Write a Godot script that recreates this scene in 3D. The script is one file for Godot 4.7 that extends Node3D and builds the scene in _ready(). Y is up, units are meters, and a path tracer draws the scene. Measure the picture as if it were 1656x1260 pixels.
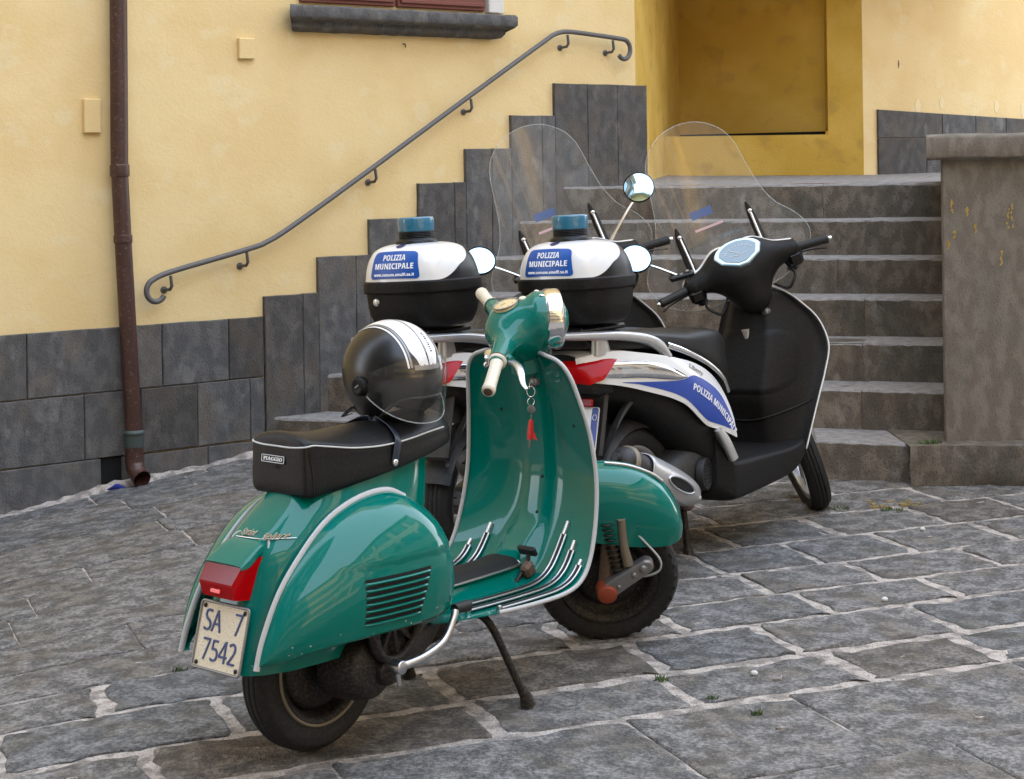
extends Node3D
# A small square with parked scooters in front of a yellow wall and stone steps. y is up, metres.

class G:
	# collects smooth grids, tubes, lathes, boxes and flat faces into one mesh
	var v := PackedVector3Array()
	var n := PackedVector3Array()
	var uv := PackedVector2Array()
	var ix := PackedInt32Array()

	func _tri(a: int, b: int, c: int) -> void:
		var k := (v[b] - v[a]).cross(v[c] - v[a])
		if k.dot(n[a] + n[b] + n[c]) > 0.0:
			ix.append_array(PackedInt32Array([a, c, b]))
		else:
			ix.append_array(PackedInt32Array([a, b, c]))

	func poly(p: PackedVector3Array, out: Vector3) -> void:
		# a flat convex face that looks towards out
		var o := v.size()
		var k := Vector3.ZERO
		for i in range(1, p.size() - 1):
			k += (p[i] - p[0]).cross(p[i + 1] - p[0])
		if k.length() < 1e-12:
			return
		k = k.normalized()
		if k.dot(out) < 0.0:
			k = -k
		for q in p:
			v.append(q); n.append(k); uv.append(Vector2(q.x + q.z * 0.31, q.y + q.z))
		for i in range(1, p.size() - 1):
			_tri(o, o + i, o + i + 1)

	func grid(rows: Array, wrap := false, orient := Vector3.ZERO) -> void:
		var o := v.size()
		var a := rows.size()
		var b: int = rows[0].size()
		var pts := PackedVector3Array()
		for r in rows:
			pts.append_array(r)
		var nn := PackedVector3Array()
		nn.resize(a * b)
		var quads := PackedInt32Array()
		var bb := b if wrap else b - 1
		for i in a - 1:
			for j in bb:
				var j2 := (j + 1) % b
				var p := i * b + j
				var q := i * b + j2
				var r := (i + 1) * b + j2
				var s := (i + 1) * b + j
				var k := (pts[r] - pts[p]).cross(pts[s] - pts[q])
				nn[p] += k; nn[q] += k; nn[r] += k; nn[s] += k
				quads.append_array(PackedInt32Array([p, q, r, s]))
		for i in [0, a - 1]:
			# a row drawn together to a point shares one normal
			if pts[i * b].distance_to(pts[i * b + b / 2]) < 1e-6:
				var sum := Vector3.ZERO
				for j in b:
					sum += nn[i * b + j]
				for j in b:
					nn[i * b + j] = sum
		var facing := 0.0
		for i in a:
			var mid := Vector3.ZERO
			if orient == Vector3.ZERO:
				for j in b:
					mid += pts[i * b + j] / b
			for j in b:
				facing += nn[i * b + j].dot(pts[i * b + j] - mid if orient == Vector3.ZERO else orient)
		var side := -1.0 if facing < 0.0 else 1.0
		for i in a * b:
			var k := nn[i] * side
			n.append(k.normalized() if k.length() > 1e-14 else Vector3.UP)
			uv.append(Vector2(float(i % b) / maxi(b - 1, 1), float(i / b) / maxi(a - 1, 1)))
		v.append_array(pts)
		for t in range(0, quads.size(), 4):
			_tri(o + quads[t], o + quads[t + 1], o + quads[t + 2])
			_tri(o + quads[t], o + quads[t + 2], o + quads[t + 3])

	func cap(ring: PackedVector3Array, out: Vector3) -> void:
		var mid := Vector3.ZERO
		for q in ring:
			mid += q / ring.size()
		var o := v.size()
		v.append(mid); n.append(out.normalized()); uv.append(Vector2(0.5, 0.5))
		for q in ring:
			v.append(q); n.append(out.normalized()); uv.append(Vector2(q.x, q.y))
		for i in ring.size():
			_tri(o, o + 1 + i, o + 1 + (i + 1) % ring.size())

	func loft(ctrl: Array, nu: int, nv: int, wrap := true, cap0 := false, cap1 := false, orient := Vector3.ZERO) -> Array:
		# a smooth surface through control rows
		var rows := G.dense(ctrl, nu, nv, wrap)
		grid(rows, wrap, orient)
		if cap0:
			cap(rows[0], ctrl[0][0] * 0.0 + (G.mid(rows[0]) - G.mid(rows[1])))
		if cap1:
			cap(rows[-1], G.mid(rows[-1]) - G.mid(rows[-2]))
		return rows

	func sheet(rows: Array, thick: float, orient: Vector3) -> void:
		# a surface with thickness, closed along its border; orient is the side that keeps its place
		var a := rows.size()
		var b: int = rows[0].size()
		var t := G.new()
		t.grid(rows, false, orient)
		var back := []
		for i in a:
			var r := PackedVector3Array()
			for j in b:
				r.append(t.v[i * b + j] - t.n[i * b + j] * thick)
			back.append(r)
		grid(rows, false, orient)
		grid(back, false, -orient)
		var loop := []
		var lower := []
		for j in b:
			loop.append(rows[0][j]); lower.append(back[0][j])
		for i in range(1, a):
			loop.append(rows[i][b - 1]); lower.append(back[i][b - 1])
		for j in range(b - 2, -1, -1):
			loop.append(rows[a - 1][j]); lower.append(back[a - 1][j])
		for i in range(a - 2, 0, -1):
			loop.append(rows[i][0]); lower.append(back[i][0])
		grid([PackedVector3Array(loop), PackedVector3Array(lower)], true)

	func tube(path: PackedVector3Array, radius, sides := 10, smooth := 0, caps := true, flat := 1.0, up := Vector3.ZERO) -> void:
		var p := path
		if smooth:
			p = G.spline(path, smooth, false)
		var rows := []
		var ref := up
		for i in p.size():
			var t := (p[mini(i + 1, p.size() - 1)] - p[maxi(i - 1, 0)]).normalized()
			if ref == Vector3.ZERO:
				ref = Vector3.UP if absf(t.y) < 0.8 else Vector3.RIGHT
			var s := t.cross(ref).normalized()
			var w := s.cross(t)
			if up == Vector3.ZERO:
				ref = w
			var r: float
			if radius is float:
				r = radius
			else:
				var at: float = float(i) / (p.size() - 1) * (radius.size() - 1)
				var k := mini(int(at), radius.size() - 2)
				r = lerpf(radius[k], radius[k + 1], at - k)
			var ring := PackedVector3Array()
			for j in sides:
				var g := TAU * j / sides
				ring.append(p[i] + s * cos(g) * r + w * sin(g) * r * flat)
			rows.append(ring)
		grid(rows, true)
		if caps:
			cap(rows[0], p[0] - p[1])
			cap(rows[-1], p[-1] - p[-2])

	func lathe(prof: Array, o: Vector3, axis: Vector3, segs := 32, hard := false, from := 0.0, to := TAU) -> void:
		# prof holds Vector2(radius, height along the axis)
		var y := axis.normalized()
		var x := y.cross(Vector3.UP if absf(y.y) < 0.9 else Vector3.RIGHT).normalized()
		var z := x.cross(y)
		var rows := []
		var whole := absf(to - from - TAU) < 1e-4
		for p in prof:
			var ring := PackedVector3Array()
			for j in (segs if whole else segs + 1):
				var g := from + (to - from) * j / segs
				ring.append(o + y * p.y + (x * cos(g) + z * sin(g)) * maxf(p.x, 1e-7))
			rows.append(ring)
		if hard:
			for i in rows.size() - 1:
				var d := Vector2(prof[i + 1].y - prof[i].y, -(prof[i + 1].x - prof[i].x))
				grid([rows[i], rows[i + 1]], whole, Vector3.ZERO if absf(d.x) > 1e-5 and whole else y * (1.0 if d.y > 0.0 else -1.0))
		else:
			grid(rows, whole)

	func box(c: Vector3, size: Vector3, b := Basis.IDENTITY, bev := 0.002) -> void:
		var h := size * 0.5
		bev = minf(bev, minf(h.x, minf(h.y, h.z)) * 0.9)
		var at := func(s: Vector3, ax: int) -> Vector3:
			var q := Vector3(s.x * (h.x - bev), s.y * (h.y - bev), s.z * (h.z - bev))
			q[ax] = s[ax] * h[ax]
			return c + b * q
		for ax in 3:
			var e := (ax + 1) % 3
			var f := (ax + 2) % 3
			for sg in [-1.0, 1.0]:
				var q := PackedVector3Array()
				for k in [Vector2(-1, -1), Vector2(1, -1), Vector2(1, 1), Vector2(-1, 1)]:
					var s := Vector3.ZERO
					s[ax] = sg; s[e] = k.x; s[f] = k.y
					q.append(at.call(s, ax))
				var out := Vector3.ZERO
				out[ax] = sg
				poly(q, b * out)
				for sh in [-1.0, 1.0]:
					# the chamfer along axis f between the faces ax and e
					var w := PackedVector3Array()
					for k in [[ax, -1.0], [ax, 1.0], [e, 1.0], [e, -1.0]]:
						var s := Vector3.ZERO
						s[ax] = sg; s[e] = sh; s[f] = k[1]
						w.append(at.call(s, k[0]))
					out[e] = sh
					poly(w, b * out)
					out[e] = 0.0
		for sx in [-1.0, 1.0]:
			for sy in [-1.0, 1.0]:
				for sz in [-1.0, 1.0]:
					var s := Vector3(sx, sy, sz)
					poly(PackedVector3Array([at.call(s, 0), at.call(s, 1), at.call(s, 2)]), b * s)

	func prism(top: PackedVector3Array, down: Vector3, bev := 0.0, side := true) -> void:
		# a slab under a convex, roughly flat outline, its upper edge chamfered by bev
		var d := down.normalized()
		var inner := top
		if bev > 0.0:
			inner = PackedVector3Array()
			var m := top.size()
			for i in m:
				var e1 := (top[i] - top[(i + m - 1) % m]).normalized()
				var e2 := (top[(i + 1) % m] - top[i]).normalized()
				var mid := G.mid(top)
				var n1 := e1.cross(d).normalized()
				var n2 := e2.cross(d).normalized()
				if n1.dot(mid - top[i]) < 0.0: n1 = -n1
				if n2.dot(mid - top[i]) < 0.0: n2 = -n2
				var nn := (n1 + n2) / maxf(0.5, 1.0 + n1.dot(n2))
				inner.append(top[i] + nn * bev)
		poly(inner, -d)
		var ring := PackedVector3Array()
		for q in top:
			ring.append(q + d * bev)
		for i in top.size():
			var k := (i + 1) % top.size()
			var out := ((top[i] + top[k]) * 0.5 - G.mid(top)).slide(d)
			if bev > 0.0:
				poly(PackedVector3Array([inner[i], inner[k], ring[k], ring[i]]), out - d * out.length())
			if side:
				poly(PackedVector3Array([ring[i], ring[k], top[k] + down, top[i] + down]), out)

	func plate(shape: PackedVector2Array, o: Vector3, x: Vector3, y: Vector3, depth: float, bev := 0.0) -> void:
		# an outline in the plane of x and y, its face at o, going back by depth; any simple outline
		var z := x.cross(y).normalized()
		var tris := Geometry2D.triangulate_polygon(shape)
		var s := v.size()
		var inner := shape
		if bev > 0.0:
			var cut := Geometry2D.offset_polygon(shape, -bev)
			if cut.size() and cut[0].size() == shape.size():
				inner = cut[0]
				# offset_polygon may start at another corner
				var best := 0
				for i in inner.size():
					if inner[i].distance_to(shape[0]) < inner[best].distance_to(shape[0]):
						best = i
				var turned := PackedVector2Array()
				for i in inner.size():
					turned.append(inner[(best + i) % inner.size()])
				if Geometry2D.is_polygon_clockwise(turned) != Geometry2D.is_polygon_clockwise(shape):
					turned.reverse()
				inner = turned
				tris = Geometry2D.triangulate_polygon(inner)
		for q in inner:
			v.append(o + x * q.x + y * q.y); n.append(z); uv.append(q)
		for i in range(0, tris.size(), 3):
			_tri(s + tris[i], s + tris[i + 1], s + tris[i + 2])
		var cw := -1.0 if Geometry2D.is_polygon_clockwise(shape) else 1.0
		for i in shape.size():
			var k := (i + 1) % shape.size()
			var e := (shape[k] - shape[i]).normalized()
			var out := (x * e.y - y * e.x) * cw
			var a := o + x * shape[i].x + y * shape[i].y - z * bev
			var b := o + x * shape[k].x + y * shape[k].y - z * bev
			if bev > 0.0:
				poly(PackedVector3Array([o + x * inner[i].x + y * inner[i].y, o + x * inner[k].x + y * inner[k].y, b, a]), out + z)
			if depth > bev:
				poly(PackedVector3Array([a, b, b - z * (depth - bev), a - z * (depth - bev)]), out)

	func ball(c: Vector3, r: Vector3, b := Basis.IDENTITY, segs := 20, rings := 12, from := 0.0, to := PI) -> void:
		var rows := []
		for i in rings + 1:
			var a := from + (to - from) * i / rings
			var ring := PackedVector3Array()
			for j in segs:
				var g := TAU * j / segs
				ring.append(c + b * Vector3(sin(a) * cos(g) * r.x, cos(a) * r.y, sin(a) * sin(g) * r.z))
			rows.append(ring)
		grid(rows, true)

	func letters(text: String, font: Font, high: float, deep: float, place: Callable, squeeze := 1.0) -> void:
		# lettering of the given capital height, centred; place takes Vector3(x, y, z) to where that point goes
		var t := TextMesh.new()
		t.text = text
		t.font = font
		t.font_size = 64
		t.pixel_size = high / 64.0 / 0.714
		t.depth = deep
		t.curve_step = 2.0
		var arr := t.get_mesh_arrays()
		var vv: PackedVector3Array = arr[Mesh.ARRAY_VERTEX]
		var nv: PackedVector3Array = arr[Mesh.ARRAY_NORMAL]
		var o := v.size()
		for i in vv.size():
			var q := Vector3(vv[i].x * squeeze, vv[i].y, vv[i].z)
			var a: Vector3 = place.call(q)
			var b: Vector3 = place.call(q + nv[i] * 0.001)
			v.append(a); n.append((b - a).normalized()); uv.append(Vector2(q.x, q.y))
		var idx: PackedInt32Array = arr[Mesh.ARRAY_INDEX]
		for i in range(0, idx.size(), 3):
			_tri(o + idx[i], o + idx[i + 1], o + idx[i + 2])

	func move(t: Transform3D, from := 0) -> void:
		for i in range(from, v.size()):
			v[i] = t * v[i]
			n[i] = (t.basis * n[i]).normalized()

	func mesh() -> ArrayMesh:
		var arr := []
		arr.resize(Mesh.ARRAY_MAX)
		arr[Mesh.ARRAY_VERTEX] = v
		arr[Mesh.ARRAY_NORMAL] = n
		arr[Mesh.ARRAY_TEX_UV] = uv
		arr[Mesh.ARRAY_INDEX] = ix
		var m := ArrayMesh.new()
		m.add_surface_from_arrays(Mesh.PRIMITIVE_TRIANGLES, arr)
		return m

	static func mid(r: PackedVector3Array) -> Vector3:
		var s := Vector3.ZERO
		for q in r:
			s += q / r.size()
		return s

	static func spline(p: PackedVector3Array, m: int, closed: bool) -> PackedVector3Array:
		# m points on a Catmull-Rom curve through p
		var out := PackedVector3Array()
		var c := p.size()
		for i in m:
			var at := float(i) * c / m if closed else float(i) * (c - 1) / (m - 1)
			var k := mini(int(at), c - 1 if closed else c - 2)
			var f := at - k
			if closed:
				out.append(p[k].cubic_interpolate(p[(k + 1) % c], p[(k + c - 1) % c], p[(k + 2) % c], f))
			else:
				out.append(p[k].cubic_interpolate(p[k + 1], p[k - 1] if k > 0 else p[0] * 2.0 - p[1], p[k + 2] if k + 2 < c else p[c - 1] * 2.0 - p[c - 2], f))
		return out

	static func dense(ctrl: Array, nu: int, nv: int, wrap: bool) -> Array:
		var wide := []
		for r in ctrl:
			wide.append(G.spline(r, nv, wrap))
		var rows := []
		for i in nu:
			rows.append(PackedVector3Array())
		for j in nv:
			var col := PackedVector3Array()
			for r in wide:
				col.append(r[j])
			var s := G.spline(col, nu, false)
			for i in nu:
				rows[i].append(s[i])
		return rows


static func V3(a: Array) -> PackedVector3Array:
	# [x, y, z, x, y, z, ...]
	var p := PackedVector3Array()
	for i in range(0, a.size(), 3):
		p.append(Vector3(a[i], a[i + 1], a[i + 2]))
	return p


static func V2(a: Array) -> PackedVector2Array:
	var p := PackedVector2Array()
	for i in range(0, a.size(), 2):
		p.append(Vector2(a[i], a[i + 1]))
	return p


static func super_ring(c: Vector3, ax: Vector3, ay: Vector3, power := 2.0, m := 24, turn := 0.0) -> PackedVector3Array:
	# a closed ring between an ellipse (power 2) and a rectangle
	var p := PackedVector3Array()
	for i in m:
		var g := TAU * i / m + turn
		var a := cos(g)
		var b := sin(g)
		p.append(c + ax * signf(a) * pow(absf(a), 2.0 / power) + ay * signf(b) * pow(absf(b), 2.0 / power))
	return p


static func round_rect(w: float, h: float, r: float, m := 4) -> PackedVector2Array:
	var p := PackedVector2Array()
	for k in 4:
		var c := Vector2((w * 0.5 - r) * [1, -1, -1, 1][k], (h * 0.5 - r) * [1, 1, -1, -1][k])
		for i in m + 1:
			p.append(c + Vector2.from_angle(PI * 0.5 * (k + float(i) / m)) * r)
	return p


var taken := {}
var M := {}
var rng := RandomNumberGenerator.new()


func numbered(called: String, parent: Node) -> String:
	var key := "%d/%s" % [parent.get_instance_id(), called]
	var k: int = taken.get(key, 0)
	taken[key] = k + 1
	return called if k == 0 else "%s_%03d" % [called, k]


func thing(called: String, label: String, category: String, at := Transform3D.IDENTITY, group := "") -> Node3D:
	var o := Node3D.new()
	o.name = numbered(called, self)
	add_child(o, true)
	o.transform = at
	tag(o, label, category, group)
	return o


func tag(o: Node3D, label: String, category: String, group := "") -> void:
	o.set_meta("label", label)
	o.set_meta("category", category)
	if group:
		o.set_meta("group", group)


func part(called: String, g: G, m: Material, parent: Node = self, label := "") -> MeshInstance3D:
	return put_mesh(called, g.mesh(), m, parent, label)


func put_mesh(called: String, mesh: Mesh, m: Material, parent: Node = self, label := "") -> MeshInstance3D:
	var o := MeshInstance3D.new()
	o.mesh = mesh
	o.material_override = m
	o.name = numbered(called, parent)
	parent.add_child(o, true)
	if label:
		o.set_meta("label", label)
	return o


func struct(called: String, g: G, m: Material) -> MeshInstance3D:
	var o := part(called, g, m)
	o.set_meta("kind", "structure")
	return o


static func lin(r: float, g: float, b: float, a := 1.0) -> Color:
	var c := Color(r, g, b).linear_to_srgb()
	c.a = a
	return c


class Blend:
	# meshes a smoothly joined set of tapered capsules and ellipsoids (surface nets)
	var parts := []
	var k := 0.03

	func bone(a: Vector3, b: Vector3, ra: float, rb: float) -> void:
		parts.append([a, b - a, 1.0 / maxf((b - a).length_squared(), 1e-9), ra, rb - ra, minf(a.x, b.x), 0])

	func dist(p: Vector3) -> float:
		var d := 10.0
		for q in parts:
			var w: Vector3 = p - q[0]
			var t := clampf(w.dot(q[1]) * q[2], 0.0, 1.0)
			var e: float = (w - q[1] * t).length() - (q[3] + q[4] * t)
			var h := maxf(k - absf(d - e), 0.0) / k
			d = minf(d, e) - h * h * k * 0.25
		return d

	func build(g: G, lo: Vector3, hi: Vector3, cell: float) -> void:
		var n := Vector3i(((hi - lo) / cell).ceil()) + Vector3i.ONE
		var f := PackedFloat32Array()
		f.resize(n.x * n.y * n.z)
		var at := 0
		for z in n.z:
			for y in n.y:
				for x in n.x:
					f[at] = dist(lo + Vector3(x, y, z) * cell)
					at += 1
		var id := PackedInt32Array()
		id.resize(f.size())
		id.fill(-1)
		var sx := 1
		var sy := n.x
		var sz := n.x * n.y
		var offs := [0, sx, sy, sx + sy, sz, sz + sx, sz + sy, sz + sx + sy]
		for z in n.z - 1:
			for y in n.y - 1:
				for x in n.x - 1:
					var i := x + y * sy + z * sz
					var neg := 0
					for o in offs:
						if f[i + o] < 0.0: neg += 1
					if neg == 0 or neg == 8:
						continue
					var p := lo + (Vector3(x, y, z) + Vector3.ONE * 0.5) * cell
					var nn := Vector3.UP
					for it in 4:
						nn = Vector3(dist(p + Vector3(0.001, 0, 0)) - dist(p - Vector3(0.001, 0, 0)), dist(p + Vector3(0, 0.001, 0)) - dist(p - Vector3(0, 0.001, 0)), dist(p + Vector3(0, 0, 0.001)) - dist(p - Vector3(0, 0, 0.001))).normalized()
						p -= nn * dist(p)
					id[i] = g.v.size()
					g.v.append(p); g.n.append(nn); g.uv.append(Vector2(p.x, p.y))
		for z in range(1, n.z - 1):
			for y in range(1, n.y - 1):
				for x in range(1, n.x - 1):
					var i := x + y * sy + z * sz
					for e in [[sx, sy, sz], [sy, sx, sz], [sz, sx, sy]]:
						if (f[i] < 0.0) == (f[i + e[0]] < 0.0):
							continue
						var a := id[i]
						var b := id[i - e[1]]
						var c := id[i - e[1] - e[2]]
						var d := id[i - e[2]]
						if a < 0 or b < 0 or c < 0 or d < 0:
							continue
						g._tri(a, b, c)
						g._tri(a, c, d)


func noise(size: int, freq: float, octaves: int, sd: int, kind := FastNoiseLite.TYPE_SIMPLEX_SMOOTH) -> PackedByteArray:
	var f := FastNoiseLite.new()
	f.seed = sd
	f.noise_type = kind
	f.frequency = freq
	f.fractal_octaves = octaves
	f.fractal_type = FastNoiseLite.FRACTAL_FBM if octaves > 1 else FastNoiseLite.FRACTAL_NONE
	var im := f.get_seamless_image(size, size)
	im.convert(Image.FORMAT_L8)
	return im.get_data()


func picture(size: int, layers: Array, shade: Callable) -> ImageTexture:
	# shade gets one value (0..1) per layer and answers a linear colour
	var data := PackedByteArray()
	data.resize(size * size * 3)
	var q := PackedFloat32Array()
	q.resize(layers.size())
	for i in size * size:
		for k in layers.size():
			q[k] = layers[k][i] / 255.0
		var c: Color = shade.call(q)
		c = c.linear_to_srgb()
		data[i * 3] = clampi(int(c.r * 255.0 + 0.5), 0, 255)
		data[i * 3 + 1] = clampi(int(c.g * 255.0 + 0.5), 0, 255)
		data[i * 3 + 2] = clampi(int(c.b * 255.0 + 0.5), 0, 255)
	return ImageTexture.create_from_image(Image.create_from_data(size, size, false, Image.FORMAT_RGB8, data))


func heights(size: int, layers: Array, weight: Array) -> ImageTexture:
	var data := PackedByteArray()
	data.resize(size * size)
	for i in size * size:
		var h := 0.0
		for k in layers.size():
			h += layers[k][i] * weight[k]
		data[i] = clampi(int(h), 0, 255)
	return ImageTexture.create_from_image(Image.create_from_data(size, size, false, Image.FORMAT_L8, data))


func plain(called: String, c: Color, rough: float, metal := 0.0) -> StandardMaterial3D:
	var m := StandardMaterial3D.new()
	m.resource_name = called
	m.albedo_color = c
	m.roughness = rough
	m.metallic = metal
	M[called] = m
	return m


func surfaced(called: String, tex: Texture2D, tile: float, rough: float, bump: Texture2D = null, deep := 0.0, tint := Color.WHITE, world := true) -> StandardMaterial3D:
	# a texture that repeats every tile metres, laid on from three sides
	var m := plain(called, tint, rough)
	m.albedo_texture = tex
	m.uv1_triplanar = true
	m.uv1_world_triplanar = world
	m.uv1_triplanar_sharpness = 6.0
	m.uv1_scale = Vector3.ONE / tile
	if bump:
		m.heightmap_enabled = true
		m.heightmap_texture = bump
		m.heightmap_scale = deep
	return m


func variants(called: String, count: int, spread: float, warm := 0.0) -> void:
	# the same stone in slightly different tones, each with the pattern at another place
	for i in count:
		var m: StandardMaterial3D = M[called].duplicate()
		var f := 1.0 + spread * (2.0 * i / maxf(count - 1, 1) - 1.0)
		var w := warm * (0.5 - float((i * 7) % count) / count)
		m.albedo_color = lin(minf(f * (1.0 + w), 1.6), f, f * (1.0 - w)) if f <= 1.0 else lin(minf(f * (1.0 + w), 1.0), minf(f, 1.0), minf(f * (1.0 - w), 1.0))
		m.uv1_offset = Vector3(0.37 * i, 0.61 * i, 0.83 * i)
		m.resource_name = "%s %d" % [called, i]
		M["%s%d" % [called, i]] = m


static func ramp(x: float, a: float, b: float) -> float:
	return smoothstep(a, b, x)


func make_materials() -> void:
	var S := 1024
	var big := noise(S, 0.004, 4, 11)
	var mid := noise(S, 0.016, 4, 12)
	var fine := noise(S, 0.09, 3, 13)
	var grain := noise(S, 0.35, 2, 14)
	var blot := noise(S, 0.008, 5, 15)
	var cell := noise(S, 0.05, 1, 16, FastNoiseLite.TYPE_CELLULAR)
	var pit := noise(S, 0.12, 2, 17)

	# yellow lime wash: faded clouds, patched places, thin grey stains
	var plaster := picture(S, [big, mid, grain, blot], func(q):
		var c := Color(0.70, 0.52, 0.245).lerp(Color(0.74, 0.57, 0.29), ramp(q[0], 0.3, 0.75))
		c = c.lerp(Color(0.74, 0.635, 0.40), ramp(q[3], 0.66, 0.85) * 0.45)
		c = c.lerp(Color(0.58, 0.43, 0.20), ramp(q[1], 0.66, 0.9) * 0.16)
		return c * (0.95 + 0.1 * q[2]))
	var plaster_h := heights(S, [mid, fine, grain], [0.3, 0.3, 0.3])
	surfaced("plaster", plaster, 2.3, 0.9, plaster_h, 0.35)
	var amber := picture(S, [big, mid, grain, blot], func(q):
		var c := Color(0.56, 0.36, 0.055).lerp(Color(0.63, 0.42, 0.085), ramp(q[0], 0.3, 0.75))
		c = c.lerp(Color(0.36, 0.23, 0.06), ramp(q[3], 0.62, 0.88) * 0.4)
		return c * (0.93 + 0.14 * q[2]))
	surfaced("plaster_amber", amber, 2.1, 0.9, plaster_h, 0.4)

	# dark grey lava stone of the plinth: pitted, chalky bloom, brown dust
	var lava := picture(S, [big, mid, grain, pit, blot], func(q):
		var c := Color(0.072, 0.071, 0.071).lerp(Color(0.114, 0.111, 0.108), ramp(q[1], 0.3, 0.75))
		c = c.lerp(Color(0.14, 0.115, 0.085), ramp(q[0], 0.5, 0.85) * 0.55)
		c = c.lerp(Color(0.30, 0.29, 0.27), ramp(q[4], 0.66, 0.9) * 0.3)
		if q[3] < 0.24: c = c * 0.55
		if q[2] > 0.86: c = c * 1.6
		return c * (0.8 + 0.4 * q[2]))
	var lava_h := heights(S, [mid, pit, grain], [0.12, 0.45, 0.4])
	surfaced("lava", lava, 1.6, 0.85, lava_h, 0.5)
	M.lava.uv1_scale = Vector3(1.0 / 1.1, 1.0 / 2.1, 1.0 / 1.1)
	variants("lava", 6, 0.38, 0.12)

	# paving: worn lava slabs with pale chips and pits
	var chip := noise(S, 0.055, 4, 18)
	var stain := noise(S, 0.011, 4, 19)
	var paving := picture(S, [big, mid, grain, pit, fine, chip, stain], func(q):
		var c := Color(0.102, 0.095, 0.087).lerp(Color(0.195, 0.183, 0.17), ramp(q[5], 0.3, 0.7))
		c = c.lerp(Color(0.105, 0.086, 0.062), ramp(q[0], 0.5, 0.8) * 0.6)
		c = c * lerpf(0.62, 1.22, ramp(q[6], 0.3, 0.7)) * (0.85 + 0.3 * q[1])
		if q[3] < 0.3: c = c * lerpf(0.4, 1.0, q[3] / 0.3)
		c = c.lerp(Color(0.44, 0.425, 0.40), ramp(q[4], 0.72, 0.84) * ramp(q[2], 0.3, 0.7) * 0.75)
		if q[2] > 0.86: c = c.lerp(Color(0.40, 0.39, 0.37), 0.3)
		return c * (0.74 + 0.52 * q[2]))
	var paving_h := heights(S, [mid, fine, pit, grain], [0.15, 0.3, 0.3, 0.25])
	surfaced("paving", paving, 1.15, 0.8, paving_h, 0.9)
	variants("paving", 8, 0.24, 0.14)

	var mortar := picture(S, [mid, fine, grain, stain], func(q):
		var c := Color(0.37, 0.32, 0.275).lerp(Color(0.45, 0.395, 0.345), ramp(q[0], 0.25, 0.75))
		c = c.lerp(Color(0.16, 0.145, 0.125), ramp(q[1], 0.48, 0.24) * 0.7)
		c = c * lerpf(0.6, 1.08, ramp(q[3], 0.3, 0.6))
		return c * (0.88 + 0.24 * q[2]))
	surfaced("mortar", mortar, 0.9, 0.95, paving_h, 0.7)

	# brown tuff of the steps and the pier: soot runs and mossy damp
	var tuff := picture(S, [big, mid, grain, pit, blot], func(q):
		var c := Color(0.108, 0.088, 0.066).lerp(Color(0.172, 0.143, 0.110), ramp(q[1], 0.3, 0.75))
		c = c.lerp(Color(0.065, 0.060, 0.047), ramp(q[0], 0.5, 0.8) * 0.6)
		c = c.lerp(Color(0.30, 0.28, 0.25), ramp(q[4], 0.68, 0.9) * 0.35)
		if q[3] < 0.27: c = c * 0.6
		return c * (0.76 + 0.48 * q[2]))
	surfaced("tuff", tuff, 1.7, 0.9, lava_h, 0.5)
	M.tuff.uv1_scale = Vector3(1.0 / 1.3, 1.0 / 2.2, 1.0 / 1.3)
	variants("tuff", 6, 0.2, 0.1)
	surfaced("pier_stone", picture(S, [big, mid, grain, pit], func(q):
		var c := Color(0.142, 0.119, 0.093).lerp(Color(0.19, 0.165, 0.133), ramp(q[1], 0.3, 0.75))
		c = c.lerp(Color(0.135, 0.125, 0.10), ramp(q[0], 0.5, 0.8) * 0.45)
		if q[3] < 0.25: c = c * 0.75
		return c * (0.72 + 0.56 * q[2])), 1.3, 0.9, lava_h, 0.35).uv1_scale = Vector3(1.0 / 1.2, 1.0 / 2.4, 1.0 / 1.2)
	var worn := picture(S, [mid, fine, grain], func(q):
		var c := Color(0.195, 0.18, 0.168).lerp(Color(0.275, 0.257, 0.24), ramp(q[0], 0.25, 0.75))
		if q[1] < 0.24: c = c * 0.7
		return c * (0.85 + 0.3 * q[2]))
	surfaced("skylit_worn_stone", worn, 1.1, 0.85, lava_h, 0.5)  # tread stone: sky light on the tops is put into this lighter, worn tone

	var rust := picture(512, [noise(512, 0.012, 4, 31), noise(512, 0.06, 3, 32), noise(512, 0.3, 2, 33)], func(q):
		var c := Color(0.040, 0.016, 0.012).lerp(Color(0.062, 0.025, 0.018), q[0])
		c = c.lerp(Color(0.18, 0.12, 0.1), ramp(q[1], 0.68, 0.85) * 0.6)
		return c * (0.85 + 0.3 * q[2]))
	surfaced("pipe_paint", rust, 0.7, 0.45, null, 0.0, Color.WHITE, false)
	plain("verdigris", lin(0.05, 0.068, 0.062), 0.6)
	plain("rail_iron", lin(0.115, 0.11, 0.108), 0.55, 0.25)
	plain("shutter", lin(0.16, 0.045, 0.03), 0.6)
	plain("shutter_brown", lin(0.20, 0.14, 0.09), 0.6)
	plain("opposite_plaster", lin(0.68, 0.6, 0.5), 0.9)
	plain("reveal", lin(0.62, 0.6, 0.56), 0.8)
	plain("dark", lin(0.004, 0.004, 0.004), 0.95)

	var spots := noise(512, 0.05, 4, 41)
	var specks := noise(512, 0.3, 2, 42)
	var paint := plain("green_paint", lin(0.0, 0.130, 0.101), 0.1)
	paint.metallic_specular = 0.22
	paint.clearcoat_enabled = true
	paint.clearcoat = 0.6
	paint.clearcoat_roughness = 0.02
	plain("chrome", lin(0.72, 0.72, 0.72), 0.1, 1.0)
	plain("aluminium", lin(0.55, 0.55, 0.56), 0.32, 1.0)
	plain("dull_metal", lin(0.25, 0.24, 0.23), 0.5, 0.8)
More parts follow.
